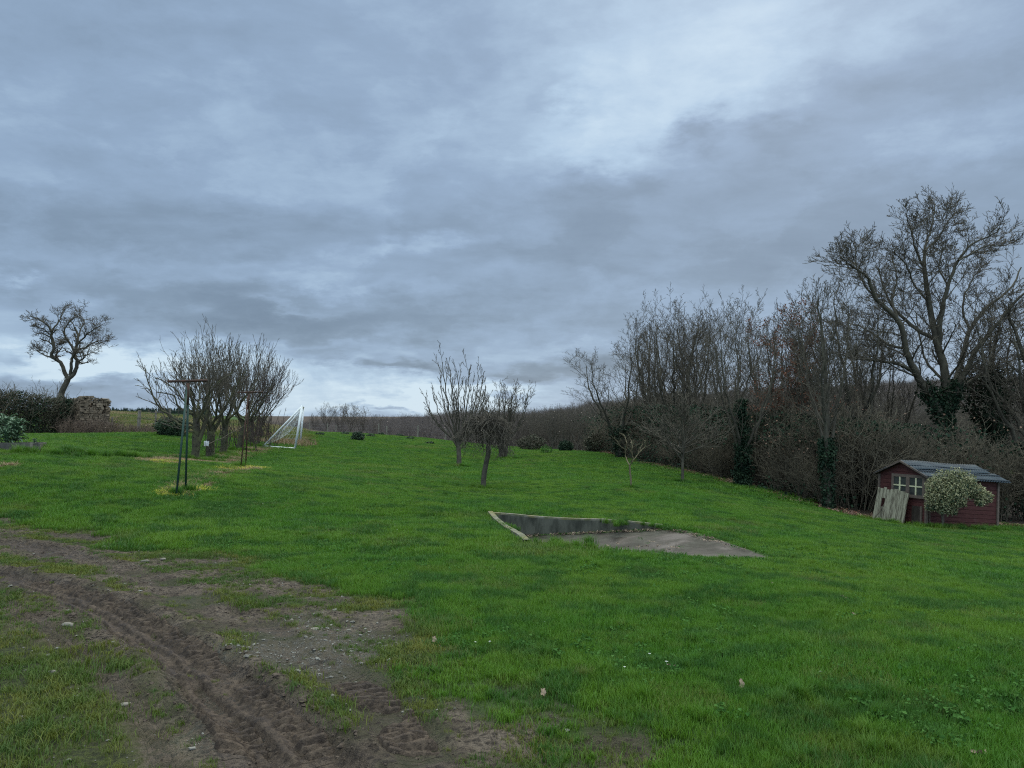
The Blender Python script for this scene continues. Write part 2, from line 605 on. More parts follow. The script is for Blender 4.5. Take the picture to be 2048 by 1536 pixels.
def scatter(name, P, rot, scl, idx, protos, kind='stuff'):
    """one object carrying small instanced copies (ground cover, far wood)"""
    cname = name + '_kinds'
    c = bpy.data.collections.new(cname)
    for o in protos:
        c.objects.link(o)
    me = bpy.data.meshes.new(name)
    me.vertices.add(len(P)); me.vertices.foreach_set('co', np.asarray(P, np.float32).ravel())
    a = me.attributes.new('rot', 'FLOAT_VECTOR', 'POINT'); a.data.foreach_set('vector', np.asarray(rot, np.float32).ravel())
    a = me.attributes.new('scl', 'FLOAT', 'POINT'); a.data.foreach_set('value', np.asarray(scl, np.float32))
    a = me.attributes.new('idx', 'INT', 'POINT'); a.data.foreach_set('value', np.asarray(idx, np.int32))
    o = link(name, me)
    o['kind'] = kind
    g = bpy.data.node_groups.new(name, 'GeometryNodeTree')
    g.interface.new_socket('Geometry', in_out='INPUT', socket_type='NodeSocketGeometry')
    g.interface.new_socket('Geometry', in_out='OUTPUT', socket_type='NodeSocketGeometry')
    N = g.nodes
    gi = N.new('NodeGroupInput'); go = N.new('NodeGroupOutput')
    ci = N.new('GeometryNodeCollectionInfo'); ci.inputs[0].default_value = c
    ci.inputs['Separate Children'].default_value = True; ci.inputs['Reset Children'].default_value = True
    ip = N.new('GeometryNodeInstanceOnPoints')
    ip.inputs['Pick Instance'].default_value = True

    def na(nm, typ):
        n = N.new('GeometryNodeInputNamedAttribute'); n.data_type = typ
        n.inputs[0].default_value = nm
        return n.outputs[0]
    e2r = N.new('FunctionNodeEulerToRotation')
    L = g.links.new
    L(gi.outputs[0], ip.inputs['Points']); L(ci.outputs[0], ip.inputs['Instance'])
    L(na('idx', 'INT'), ip.inputs['Instance Index'])
    L(na('rot', 'FLOAT_VECTOR'), e2r.inputs[0]); L(e2r.outputs[0], ip.inputs['Rotation'])
    L(na('scl', 'FLOAT'), ip.inputs['Scale'])
    L(ip.outputs[0], go.inputs[0])
    md = o.modifiers.new('scatter', 'NODES'); md.node_group = g
    return o


def proto(name, me):
    return bpy.data.objects.new(name, me)


def slope_rot(x, y, rz, keep=1.0):
    e = 0.3
    sx = (base_z(x + e, y) - base_z(x - e, y)) / (2 * e)
    sy = (base_z(x, y + e) - base_z(x, y - e)) / (2 * e)
    # R = tilt * Rz -> euler XYZ for small tilts: rotate tilt into the turned frame
    rx = np.arctan(sy) * keep; ry = -np.arctan(sx) * keep
    c, s = np.cos(rz), np.sin(rz)
    return np.stack([rx * c + ry * s, -rx * s + ry * c, rz], 1)


# ------------------------------------------------------------------ materials
M = {}


def simple(name, c1, c2, scale=6, rough=.8, bumpd=0.0, spec=.3, world_co=False, transl=0, rnd=0.0, detail=4):
    m, t = newmat(name)
    p = t.pos() if world_co else t.obj()
    f = t.ramp(t.noise(p, scale, detail, .6), .3, .7)
    c = t.mix(f, c1, c2)
    if rnd:
        c = t.mix(t.math('MULTIPLY', t.rnd(), rnd), c, tuple(x * .35 for x in c1))
    nr = t.bump(t.noise(p, scale * 3, 4, .65), .6, bumpd) if bumpd else None
    t.out(c, rough, nr, spec, transl)
    M[name] = m
    return m


def build_materials():
    # ---- ground
    m, t = newmat('ground')
    p = t.pos()
    mud, trk, tu, tv, lug = [t.attr(a) for a in ('mud', 'trk', 'tu', 'tv', 'lug')]
    grav, moss, straw, yel, lit = [t.attr(a) for a in ('grav', 'moss', 'straw', 'yel', 'litter')]
    nb = t.noise(p, .45, 4, .6); nm = t.noise(p, 3.1, 5, .65); nf = t.noise(p, 26, 5, .7); nff = t.noise(p, 110, 3, .6)
    lawn = t.mix(t.ramp(nb, .35, .65), (.045, .100, .014), (.075, .135, .018))
    lawn = t.mix(t.ramp(nm, .35, .75, 0, .6), lawn, (.036, .085, .016))
    lawn = t.mix(t.ramp(nf, .3, .7, .6, 0), lawn, (.022, .040, .010))
    lawn = t.mix(t.math('MULTIPLY', t.attr('cover'), .9), lawn, t.mix(t.ramp(nf, .4, .65), (.030, .032, .014), (.070, .078, .026)))
    mudc = t.mix(t.ramp(nm, .3, .7), (.110, .083, .057), (.205, .162, .118))
    mudc = t.mix(t.ramp(t.noise(p, 1.4, 4, .6), .45, .6, 0, .85), mudc, t.mix(t.ramp(nf, .35, .65), (.050, .048, .022), (.095, .100, .035)))
    mudc = t.mix(t.ramp(nf, .38, .66), mudc, (.030, .022, .016))
    mudc = t.mix(t.ramp(nff, .58, .72, 0, .5), mudc, (.21, .175, .135))
    mudc = t.mix(t.math('MULTIPLY', moss, t.ramp(nf, .3, .6)), mudc, (.085, .105, .020))
    wet = t.mix(t.ramp(nm, .3, .7), (.060, .041, .028), (.132, .095, .068))
    wet = t.mix(t.ramp(nf, .4, .68, 0, .7), wet, (.016, .011, .009))
    mudc = t.mix(t.math('MULTIPLY', trk, .85), mudc, wet)
    gv = t.mix(t.ramp(nff, .4, .65), (.060, .056, .042), (.19, .18, .15))
    mudc = t.mix(t.math('MULTIPLY', grav, t.ramp(nf, .42, .62, .1, .9)), mudc, gv)
    edge = t.ramp(t.math('ADD', mud, t.math('MULTIPLY', t.math('SUBTRACT', nf, .5), .8)), .25, .6)
    c = t.mix(edge, lawn, mudc)
    c = t.mix(t.math('MULTIPLY', straw, t.ramp(nf, .3, .55)), c, t.mix(nff, (.30, .23, .12), (.16, .11, .07)))
    c = t.mix(t.math('MULTIPLY', yel, t.ramp(nf, .3, .6)), c, (.42, .42, .05))
    litc = t.mix(t.ramp(nf, .35, .65), (.030, .022, .016), (.085, .060, .042))
    c = t.mix(lit, c, litc)
    far = t.ramp(t.new('ShaderNodeCameraData').outputs['View Distance'], 90, 200) if False else None
    # lug prints pressed into the ruts
    ph = t.math('ADD', t.math('MULTIPLY', tv, 2 * math.pi / .062), t.math('MULTIPLY', t.math('ABSOLUTE', tu), 1.6))
    ph = t.math('ADD', ph, t.math('MULTIPLY', nm, 5.0))
    lg = t.math('MULTIPLY', t.ramp(t.math('SINE', ph), -.2, .7), t.math('MULTIPLY', t.math('MULTIPLY', lug, trk), t.ramp(nm, .38, .55)))
    gr = t.math('MULTIPLY', t.ramp(t.math('SINE', t.math('MULTIPLY', tu, 11.0)), .1, .9), t.math('MULTIPLY', trk, .35))
    hgt = t.math('ADD', t.math('MULTIPLY', nf, 1.2), t.math('MULTIPLY', nff, .45))
    hgt = t.math('ADD', hgt, t.math('ADD', t.math('MULTIPLY', lg, 1.3), gr))
    nr = t.bump(hgt, 1.0, 0.045)
    rg = t.ramp(t.math('ADD', trk, t.math('MULTIPLY', nm, .5)), .2, 1.3, .85, .5)
    t.out(c, rg, nr, .2)
    M['ground'] = m
    m, t = newmat('wheel_mud')
    p = t.pos()
    nm = t.noise(p, 3.1, 5, .65); nf = t.noise(p, 26, 5, .7); nff = t.noise(p, 110, 3, .6)
    c = t.mix(t.ramp(nm, .3, .7), (.050, .035, .024), (.108, .079, .056))
    c = t.mix(t.ramp(nf, .38, .62, 0, .75), c, (.016, .011, .009))
    c = t.mix(t.ramp(nff, .58, .72, 0, .35), c, (.11, .086, .064))
    t.out(c, t.ramp(nm, .3, .7, .5, .8), t.bump(t.math('ADD', nf, nff), .8, .012), .15)
    M['wheel_mud'] = m
    # ---- grass blades
    for nm_, dark in (('grass', 0),):
        m, t = newmat(nm_)
        p = t.pos()
        n0 = t.noise(p, .35, 3, .55); n1 = t.noise(p, 1.7, 3, .6); n2 = t.noise(p, 11, 2, .6)
        c = t.mix(t.ramp(n0, .35, .65), (.076, .202, .017), (.122, .240, .020))
        c = t.mix(t.ramp(n1, .44, .62, 0, .8), c, (.040, .122, .020))
        c = t.mix(t.ramp(t.noise(p, .8, 4, .6), .56, .7, 0, .38), c, (.17, .21, .030))
        c = t.mix(t.ramp(n2, .5, .8, 0, .6), c, (.18, .26, .040))
        c = t.mix(t.ramp(t.rnd(), .9, 1, 0, .5), c, (.20, .20, .06))
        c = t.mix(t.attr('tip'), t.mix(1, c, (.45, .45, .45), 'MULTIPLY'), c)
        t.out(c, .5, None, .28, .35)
        M[nm_] = m
    m, t = newmat('yard_grass')
    p = t.pos()
    n1 = t.noise(p, 1.2, 4, .6)
    c = t.mix(t.ramp(n1, .4, .62), (.075, .125, .018), (.155, .165, .028))
    c = t.mix(t.ramp(t.rnd(), .5, 1, 0, .65), c, (.045, .10, .022))
    t.out(c, .6, None, .25, .3)
    M['yard_grass'] = m
    simple('soil_dark', (.02, .015, .01), (.03, .02, .015))
    simple('straw', (.36, .27, .15), (.20, .13, .08), 8, world_co=True, transl=.2)
    simple('yellow_grass', (.55, .52, .06), (.34, .33, .07), 8, world_co=True, transl=.3)
    simple('bark', (.055, .047, .034), (.10, .088, .062), 5, .9, .01, world_co=True)
    simple('twig', (.110, .092, .066), (.066, .056, .042), 2, .85, world_co=True)
    simple('pale_twig', (.115, .098, .070), (.066, .056, .041), 2, .85, world_co=True)
    simple('tan_twig', (.17, .140, .078), (.10, .085, .048), 2, .85, world_co=True)
    simple('purple_twig', (.080, .058, .046), (.050, .038, .032), 2, .85, world_co=True)
    simple('mossy_bark', (.050, .042, .032), (.085, .085, .040), 5, .95, .015, world_co=True)
    simple('hedge_twig', (.165, .136, .092), (.085, .073, .050), 1.2, .9, world_co=True, rnd=.5)
    simple('brown_leaf', (.26, .105, .060), (.15, .068, .045), 3, .7, world_co=True, transl=.25)
    simple('pinkish_leaf', (.36, .22, .15), (.22, .13, .09), 3, .7, world_co=True, transl=.25)
    simple('ivy_leaf', (.012, .028, .016), (.030, .052, .026), 2.5, .7, world_co=True, spec=.15)
    simple('hedge_leaf', (.034, .045, .022), (.075, .058, .036), 1.6, .7, world_co=True)
    simple('conifer', (.016, .032, .022), (.030, .052, .032), .1, .9, world_co=True)
    simple('wood_far_hazed', (.205, .170, .148), (.125, .104, .092), .03, .95, world_co=True, rnd=.35)  # distance haze put into the bark colour: lighter and slightly mauve
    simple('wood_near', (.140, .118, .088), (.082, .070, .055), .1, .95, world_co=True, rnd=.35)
    simple('bush_leaf', (.020, .040, .020), (.045, .075, .032), 2.5, .6, world_co=True)
    simple('cream_leaf', (.40, .37, .21), (.20, .215, .10), 9, .55, world_co=True, transl=.2, detail=2)
    simple('kale_leaf', (.085, .150, .085), (.17, .25, .16), 5, .55, transl=.15)
    simple('kale_stem', (.20, .26, .13), (.30, .33, .18), 5, .6)
    simple('white_paint', (.80, .81, .80), (.66, .67, .64), 3, .45, 0, .4)
    simple('net', (.62, .63, .60), (.50, .50, .48), 3, .8)
    simple('green_paint', (.018, .050, .040), (.035, .065, .045), 9, .6, .002)
    simple('rust', (.085, .040, .026), (.045, .030, .024), 14, .85, .003)
    simple('stone_wall', (.13, .095, .062), (.26, .20, .14), 4, .9, .02, rnd=0)
    simple('mortar', (.11, .085, .06), (.07, .055, .04), 12, .95, .02)
    simple('post_wood', (.24, .21, .165), (.13, .115, .09), 9, .9, .004)
    simple('wire', (.16, .15, .14), (.10, .09, .08), 9, .6)
    simple('board_dark', (.060, .055, .048), (.13, .12, .10), 6, .85, .004)
    simple('soil', (.030, .022, .017), (.055, .042, .032), 8, .95, .02)
    simple('window_dark', (.030, .032, .032), (.055, .055, .050), 8, .25, 0, .5)
    simple('frame_wood', (.155, .115, .090), (.10, .075, .060), 8, .8, .002)
    simple('muntin', (.62, .60, .38), (.52, .48, .30), 12, .6)
    simple('stone_pale', (.23, .205, .165), (.13, .115, .092), 20, .85, .003)
    simple('pebble', (.25, .235, .20), (.11, .10, .082), 3, .85, 0, world_co=True)
    simple('clod', (.095, .070, .050), (.040, .028, .020), 30, .9, .003, world_co=True)
    simple('dead_leaf', (.30, .225, .155), (.17, .12, .08), 20, .7, 0, transl=.1)
    simple('petal', (.80, .80, .74), (.75, .76, .70), 5, .6)
    simple('rag', (.82, .82, .80), (.66, .67, .66), 10, .8, .003)
    simple('weed_leaf', (.045, .125, .024), (.070, .155, .030), 6, .8, world_co=True, transl=.2, spec=.12)
    simple('bramble', (.155, .112, .080), (.085, .058, .046), 1.5, .9, world_co=True)
    # weathered pallet boards
    m, t = newmat('pallet_board')
    p = t.vec('MULTIPLY', t.obj(), (9, 9, .8))
    n = t.noise(p, 3, 5, .7)
    c = t.mix(t.ramp(n, .35, .62), (.085, .070, .048), (.34, .315, .225))
    t.out(c, .85, t.bump(n, .6, .006), .2)
    M['pallet_board'] = m
    # painted shed cladding: horizontal boards
    m, t = newmat('red_boards')
    o = t.obj()
    s = t.new('ShaderNodeSeparateXYZ'); t.put(s.inputs[0], o)
    saw = t.math('FRACT', t.math('MULTIPLY', s.outputs[2], 8.5))
    n = t.noise(t.vec('MULTIPLY', o, (2, 2, 9)), 3, 5, .65)
    c = t.mix(t.ramp(n, .35, .7), (.066, .019, .018), (.098, .036, .030))
    c = t.mix(t.ramp(t.noise(o, 5, 4), .55, .75, 0, .6), c, (.11, .055, .05))
    c = t.mix(t.ramp(saw, 0, .08, .8, 0), c, (.03, .008, .010))
    t.out(c, .7, t.bump(t.ramp(saw, 0, .12), .8, .01), .25)
    M['red_boards'] = m
    # corrugated sheet roof
    m, t = newmat('roof_sheet')
    o = t.obj()
    n = t.noise(t.vec('MULTIPLY', o, (.7, 4, 1)), 3, 4, .6)
    c = t.mix(t.ramp(n, .3, .7), (.014, .023, .033), (.050, .066, .074))
    t.out(c, .6, None, .25)
    M['roof_sheet'] = m
    # concrete with damp, algae and brown silt
    m, t = newmat('concrete')
    p = t.pos()
    n = t.noise(p, .9, 5, .6, .5); f = t.noise(p, 14, 5, .7)
    s = t.new('ShaderNodeSeparateXYZ'); t.put(s.inputs[0], p)
    c = t.mix(t.ramp(f, .3, .7), (.044, .040, .029), (.078, .073, .056))
    c = t.mix(t.ramp(n, .44, .54, .0, .92), c, (.022, .016, .010))
    c = t.mix(t.ramp(t.noise(p, 2.3, 3), .5, .62, 0, .6), c, (.030, .026, .018))
    g = t.noise(p, 45, 4, .7)
    c = t.mix(t.ramp(g, .55, .75, 0, .7), c, (.13, .115, .085))
    c = t.mix(t.ramp(g, .2, .42, .6, 0), c, (.015, .014, .010))
    t.out(c, t.ramp(n, .44, .58, .9, .5), t.bump(f, .5, .006), .2)
    M['concrete'] = m
    m, t = newmat('concrete_wall')
    p = t.pos()
    n = t.noise(t.vec('MULTIPLY', p, (1, 1, .35)), 5, 5, .65)
    c = t.mix(t.ramp(n, .32, .66), (.038, .040, .030), (.105, .105, .080))
    t.out(c, .9, t.bump(n, .5, .01), .2)
    M['concrete_wall'] = m
    m, t = newmat('concrete_kerb')
    p = t.pos(); n = t.noise(p, 9, 5, .65)
    c = t.mix(t.ramp(n, .35, .62), (.19, .175, .14), (.10, .105, .055))
    c = t.mix(t.ramp(t.noise(p, 2, 3), .5, .7, 0, .8), c, (.17, .145, .040))
    t.out(c, .9, t.bump(n, .6, .008), .2)
    M['concrete_kerb'] = m


build_materials()


# ------------------------------------------------------------------ the ground sheet
def lines(fine_lo, fine_hi, step, lo, hi, g=1.045, mx=60):
    a = list(np.arange(fine_lo, fine_hi + 1e-6, step))
    s = step; v = a[-1]
    while v < hi:
        s = min(s * g, mx); v += s; a.append(v)
    s = step; v = a[0]; b = []
    while v > lo:
        s = min(s * g, mx); v -= s; b.append(v)
    return np.array(b[::-1] + a)


def build_ground():
    xs = lines(-7.0, 1.8, .034, -1100, 1300, 1.05)
    ys = lines(2.9, 10.5, .034, -250, 1700, 1.035)
    X, Y = np.meshgrid(xs, ys)
    x = X.ravel(); y = Y.ravel()
    m = masks(x, y)
    z = gz(x, y, m)
    nx, ny = len(xs), len(ys)
    i = np.arange(ny - 1)[:, None] * nx; j = np.arange(nx - 1)[None, :]
    Q = np.stack([i + j, i + j + 1, i + nx + j + 1, i + nx + j], -1).reshape(-1, 4)
    me = mesh_np('ground', np.stack([x, y, z], 1), Q, M['ground'], smooth=True)
    for k in ('mud', 'trk', 'tu', 'tv', 'lug', 'grav', 'moss', 'straw', 'yel', 'litter', 'cover'):
        a = me.attributes.new(k, 'FLOAT', 'POINT')
        a.data.foreach_set('value', m[k].astype(np.float32))
    # cut the opening of the sunken slab
    bm = bmesh.new(); bm.from_mesh(me)
    px = [p[0] for p in PIT]; py = [p[1] for p in PIT]
    x0, x1, y0, y1 = min(px) - .3, max(px) + .3, min(py) - .3, max(py) + .3
    n = len(PIT)
    for k in range(n):
        a = PIT[k]; b = PIT[(k + 1) % n]
        fs = [f for f in bm.faces if x0 < f.calc_center_median().x < x1 and y0 < f.calc_center_median().y < y1]
        geom = list({v for f in fs for v in f.verts}) + list({e for f in fs for e in f.edges}) + fs
        bmesh.ops.bisect_plane(bm, geom=geom, plane_co=(a[0], a[1], 0), plane_no=(b[1] - a[1], a[0] - b[0], 0), dist=1e-4)
    kill = []
    for f in bm.faces:
        c = f.calc_center_median()
        if x0 < c.x < x1 and y0 < c.y < y1 and inpoly(np.array(c.x), np.array(c.y), PIT2):
            kill.append(f)
    bmesh.ops.delete(bm, geom=kill, context='FACES')
    bm.to_mesh(me); bm.free()
    o = link('ground', me)
    o['kind'] = 'structure'
    return o


build_ground()


def wheel_print(idx, a0, a1, mode, label_seed):
    P, hw = TRACKS[idx][0], TRACKS[idx][1]
    pts = np.array([(p[0], p[1]) for p in P])
    s = np.concatenate([[0], np.cumsum(np.linalg.norm(np.diff(pts, axis=0), axis=1))])
    L = s[-1]
    st = .011
    v = np.arange(L * a0, L * a1, st)
    # smooth the centre line
    cx = np.interp(v, s, pts[:, 0]); cy = np.interp(v, s, pts[:, 1])
    kern = np.ones(61) / 61
    cx = np.convolve(np.pad(cx, 30, 'edge'), kern, 'valid'); cy = np.convolve(np.pad(cy, 30, 'edge'), kern, 'valid')
    dx, dy = np.gradient(cx), np.gradient(cy); l = np.hypot(dx, dy); nx_, ny_ = dy / l, -dx / l
    nu = int(2.3 * hw / st)
    u = np.linspace(-1.12, 1.12, nu)
    U, V = np.meshgrid(u, v)
    x = cx[:, None] + nx_[:, None] * U * hw; y = cy[:, None] + ny_[:, None] * U * hw
    z = gz(x.ravel(), y.ravel()).reshape(x.shape)
    n = fbm(x * 7, y * 7, 120, 3); nb = fbm(x * 1.8, y * 1.8, 121, 3); nf = fbm(x * 30, y * 30, 122, 2)
    per = .070
    ph = 2 * math.pi * V / per + (n - .5) * 1.2
    bars = sstep(np.sin(ph - 2.2 * U ** 2 + 1.2 * U), -.1, .25)
    ribs = sstep(np.sin(U * 13 + (nb - .5) * 1.5), -.1, .6)
    if mode == 'mixed':
        k = sstep(U + (n - .5) * .3, -.35, -.15)
        k = k if label_seed == 0 else 1 - k
        pat = bars * (1 - k) + ribs * k * .7
    else:
        pat = bars
    m = sstep(nb, .26, .42)
    e = 1 - sstep(np.abs(U) + (n - .5) * .35, .72, 1.0)
    ends = sstep(V - v[0], 0, .3) * sstep(v[-1] - V, 0, .3)
    if label_seed == 1:
        e = e * sstep(fbm(x * 2.2, y * 2.2, 125, 3), .40, .56)
    h = (-.004 + pat * .036 * m + (nf - .5) * .006 + (n - .5) * .012) * e * ends + .006 * e * ends - .05 * (1 - e * ends)
    z = z + h
    ny2, nx2 = x.shape
    i = np.arange(ny2 - 1)[:, None] * nx2; j = np.arange(nx2 - 1)[None, :]
    Q = np.stack([i + j, i + j + 1, i + nx2 + j + 1, i + nx2 + j], -1).reshape(-1, 4)
    me = mesh_np('wheel_track', np.stack([x.ravel(), y.ravel(), z.ravel()], 1), Q, M['wheel_mud'], smooth=True)
    o = link('wheel_track', me)
    o['kind'] = 'structure'


wheel_print(0, .28, 1.0, 'mixed', 0)
wheel_print(3, .0, 1.0, 'lugs', 1)
wheel_print(4, .0, 1.0, 'lugs', 1)

# sunken slab: floor, retaining walls
FLOOR = [-.45, -.42, -.30, None, None, None, None, None]
_g = [G(p[0], p[1]) for p in PIT]
fz = [_g[0] - .43, _g[1] - .42, _g[2] - .24, _g[3] + .012, _g[4] + .012, _g[5] + .008, _g[6] - .01, _g[7] - .05]


def pit_floor_z(x, y):
    wts = np.array([1 / (math.hypot(x - p[0], y - p[1]) ** 3 + 1e-6) for p in PIT])
    return float((wts * np.array(fz)).sum() / wts.sum())


def build_pit():
    root = thing('sunken_slab', 'sunken concrete ramp slab cut into the lawn, with brown silt stains on its floor', 'concrete slab',
                 (PIT[0][0], PIT[0][1], _g[0]))
    ox, oy, oz = root.location
    # floor as a fine grid clipped to the outline, slightly oversized
    bm = bmesh.new()
    ctr = np.mean(PIT2, axis=0)
    ring = []
    for k, (x, y) in enumerate(PIT2):
        d = np.array([x, y]) - ctr
        d = d / np.linalg.norm(d) * .03
        ring.append((x + d[0], y + d[1]))
    V = []; Fc = []
    NR = 14
    dense = []
    for k in range(len(ring)):
        a = ring[k]; b = ring[(k + 1) % len(ring)]
        for s in range(6):
            dense.append(((a[0] * (6 - s) + b[0] * s) / 6, (a[1] * (6 - s) + b[1] * s) / 6,
                          (fz[k] * (6 - s) + fz[(k + 1) % len(fz)] * s) / 6))
    zc = -.33
    nd = len(dense)
    for r in range(NR + 1):
        t = r / NR
        for (x, y, z) in dense:
            V.append((ctr[0] * (1 - t) + x * t - ox, ctr[1] * (1 - t) + y * t - oy, zc * (1 - t) + z * t - oz + .004 * math.sin(7 * x + 5 * y)))
    for r in range(NR):
        for k in range(nd):
            k2 = (k + 1) % nd
            Fc.append((r * nd + k, r * nd + k2, (r + 1) * nd + k2, (r + 1) * nd + k))
    me = bpy.data.meshes.new('floor'); me.from_pydata(V, [], Fc); me.update()
    me.materials.append(M['concrete'])
    for p in me.polygons: p.use_smooth = True
    link('floor', me, root)

    def wall(i, j, th, up, name, hb=-.25):
        a = np.array(PIT[i][:2]); b = np.array(PIT[j][:2])
        d = b - a; L = np.linalg.norm(d); d /= L
        nrm = np.array([d[1], -d[0]])
        if np.dot(nrm, ctr - a) > 0: nrm = -nrm
        mb = MB(); kb = MB()
        N = 24
        a = a - d * th * .0
        for s in range(N):
            p0 = a + d * L * s / N; p1 = a + d * L * (s + 1) / N
            z0 = G(*p0) + up; z1 = G(*p1) + up
            f0 = fz[i] * (1 - s / N) + fz[j] * s / N - .2
            f1 = fz[i] * (1 - (s + 1) / N) + fz[j] * (s + 1) / N - .2
            q0 = p0 + nrm * th; q1 = p1 + nrm * th
            def vv(p, z): return (p[0] - ox, p[1] - oy, z - oz)
            mb.quadify([vv(p0, f0), vv(p1, f1), vv(p1, z1 - .03), vv(p0, z0 - .03)], [(0, 1, 2, 3), (3, 2, 1, 0)][:1])
            kb.quadify([vv(p0, z0 - .03), vv(p1, z1 - .03), vv(p1, z1), vv(p0, z0), vv(q0, z0), vv(q1, z1), vv(q1, z1 - .15), vv(q0, z0 - .15)],
                       [(0, 1, 2, 3), (3, 2, 5, 4), (4, 5, 6, 7)])
        o1 = mb.build(name, M['concrete_wall'], root)
        kb.build('coping', M['concrete_kerb'], o1)
    wall(0, 7, .10, .035, 'retaining_wall')
    wall(0, 1, .09, .065, 'retaining_wall')
    mb = MB()
    for (i, j) in ((1, 2), (2, 3)):
        a, b = PIT[i], PIT[j]
        mb.quadify([(a[0] - ox, a[1] - oy, fz[i] - .2 - oz), (b[0] - ox, b[1] - oy, fz[j] - .2 - oz), (b[0] - ox, b[1] - oy, _g[j] + .0 - oz), (a[0] - ox, a[1] - oy, _g[i] - oz)], [(0, 1, 2, 3)])
    mb.build('retaining_wall', M['concrete_wall'], root)


build_pit()


def slab_debris():
    rng = np.random.default_rng(19)
    PP = np.stack([rng.uniform(-.06, .06, 9), rng.uniform(-.06, .06, 9), rng.uniform(.004, .02, 9)], 1)
    a = proto('crumb', leaves_mesh('crumb', PP, .035, M['dead_leaf'], rng, flat=.8))
    b = proto('crumb', leaves_mesh('crumb', PP, .030, M['weed_leaf'], rng, flat=.4))
    c = proto('crumb', leaves_mesh('crumb', PP, .028, M['bramble'], rng, flat=.8))
    pts = []
    for (i, j, n, w_) in ((0, 7, 260, .07), (0, 1, 60, .05), (7, 6, 40, .08), (6, 5, 30, .06), (5, 4, 14, .05)):
        for _ in range(n):
            f = rng.uniform(); q = np.array(PIT2[i]) * (1 - f) + np.array(PIT2[j]) * f
            z0 = fz[i] * (1 - f) + fz[j] * f
            ctr = np.mean(PIT2, axis=0); d = (ctr - q) / np.linalg.norm(ctr - q)
            k = abs(rng.normal(0, w_)) + .02
            q = q + d * k
            pts.append((q[0], q[1], z0 + (-.33 - z0) * k / np.linalg.norm(ctr - q) + .006))
    for _ in range(18):
        f = rng.uniform(size=len(PIT2)); f /= f.sum()
        q = f @ np.array(PIT2)
        k = f @ np.array(fz)
        pts.append((q[0], q[1], k + .004))
    pts = np.array(pts); n = len(pts)
    o = scatter('slab_debris', pts, np.stack([np.zeros(n), np.zeros(n), rng.uniform(0, 6.28, n)], 1), rng.uniform(.5, 1.3, n), rng.integers(0, 3, n), [a, b, c])
    tag(o, 'dead leaves, crumbs and sprouts along the joints of the sunken slab', 'debris')


slab_debris()


# ------------------------------------------------------------------ grass
def blade_mesh(name, rng, n, size, h0, h1, wd, mat, lean=.45, round_=False):
    x = rng.uniform(-size / 2, size / 2, n); y = rng.uniform(-size / 2, size / 2, n)
    if round_:
        r = np.abs(rng.normal(0, size / 4, n)); a = rng.uniform(0, 6.283, n); x = r * np.cos(a); y = r * np.sin(a)
    h = rng.uniform(h0, h1, n) * (0.75 + .5 * vnoise(x * 6 + 3, y * 6, int(n) % 17))
    a = rng.uniform(0, 6.283, n); l = np.abs(rng.normal(lean, lean * .5, n)) * h
    dx, dy = np.cos(a) * l, np.sin(a) * l
    wx, wy = -np.sin(a) * wd / 2, np.cos(a) * wd / 2
    sp = rng.uniform(-.5, .5, n)
    wx, wy = wx * np.cos(sp) - wy * np.sin(sp), wx * np.sin(sp) + wy * np.cos(sp)
    zb = -0.012 * np.ones(n)
    P0 = np.stack([x - wx, y - wy, zb], 1); P1 = np.stack([x + wx, y + wy, zb], 1)
    mx, my = x + dx * .35, y + dy * .35
    P2 = np.stack([mx - wx * .8, my - wy * .8, h * .62], 1); P3 = np.stack([mx + wx * .8, my + wy * .8, h * .62], 1)
    P4 = np.stack([x + dx, y + dy, h], 1)
    V = np.stack([P0, P1, P2, P3, P4], 1).reshape(-1, 3)
    i = np.arange(n)[:, None] * 5
    T3 = np.concatenate([i + np.array([[0, 1, 3]]), i + np.array([[0, 3, 2]]), i + np.array([[2, 3, 4]])])
    me = mesh_np(name, V, T3, mat)
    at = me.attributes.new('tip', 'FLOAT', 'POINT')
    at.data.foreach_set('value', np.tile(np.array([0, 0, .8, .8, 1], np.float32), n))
    return me


def in_view(x, y, mrg=1.5):
    return (np.abs(x) < .70 * y + mrg + 1.0)


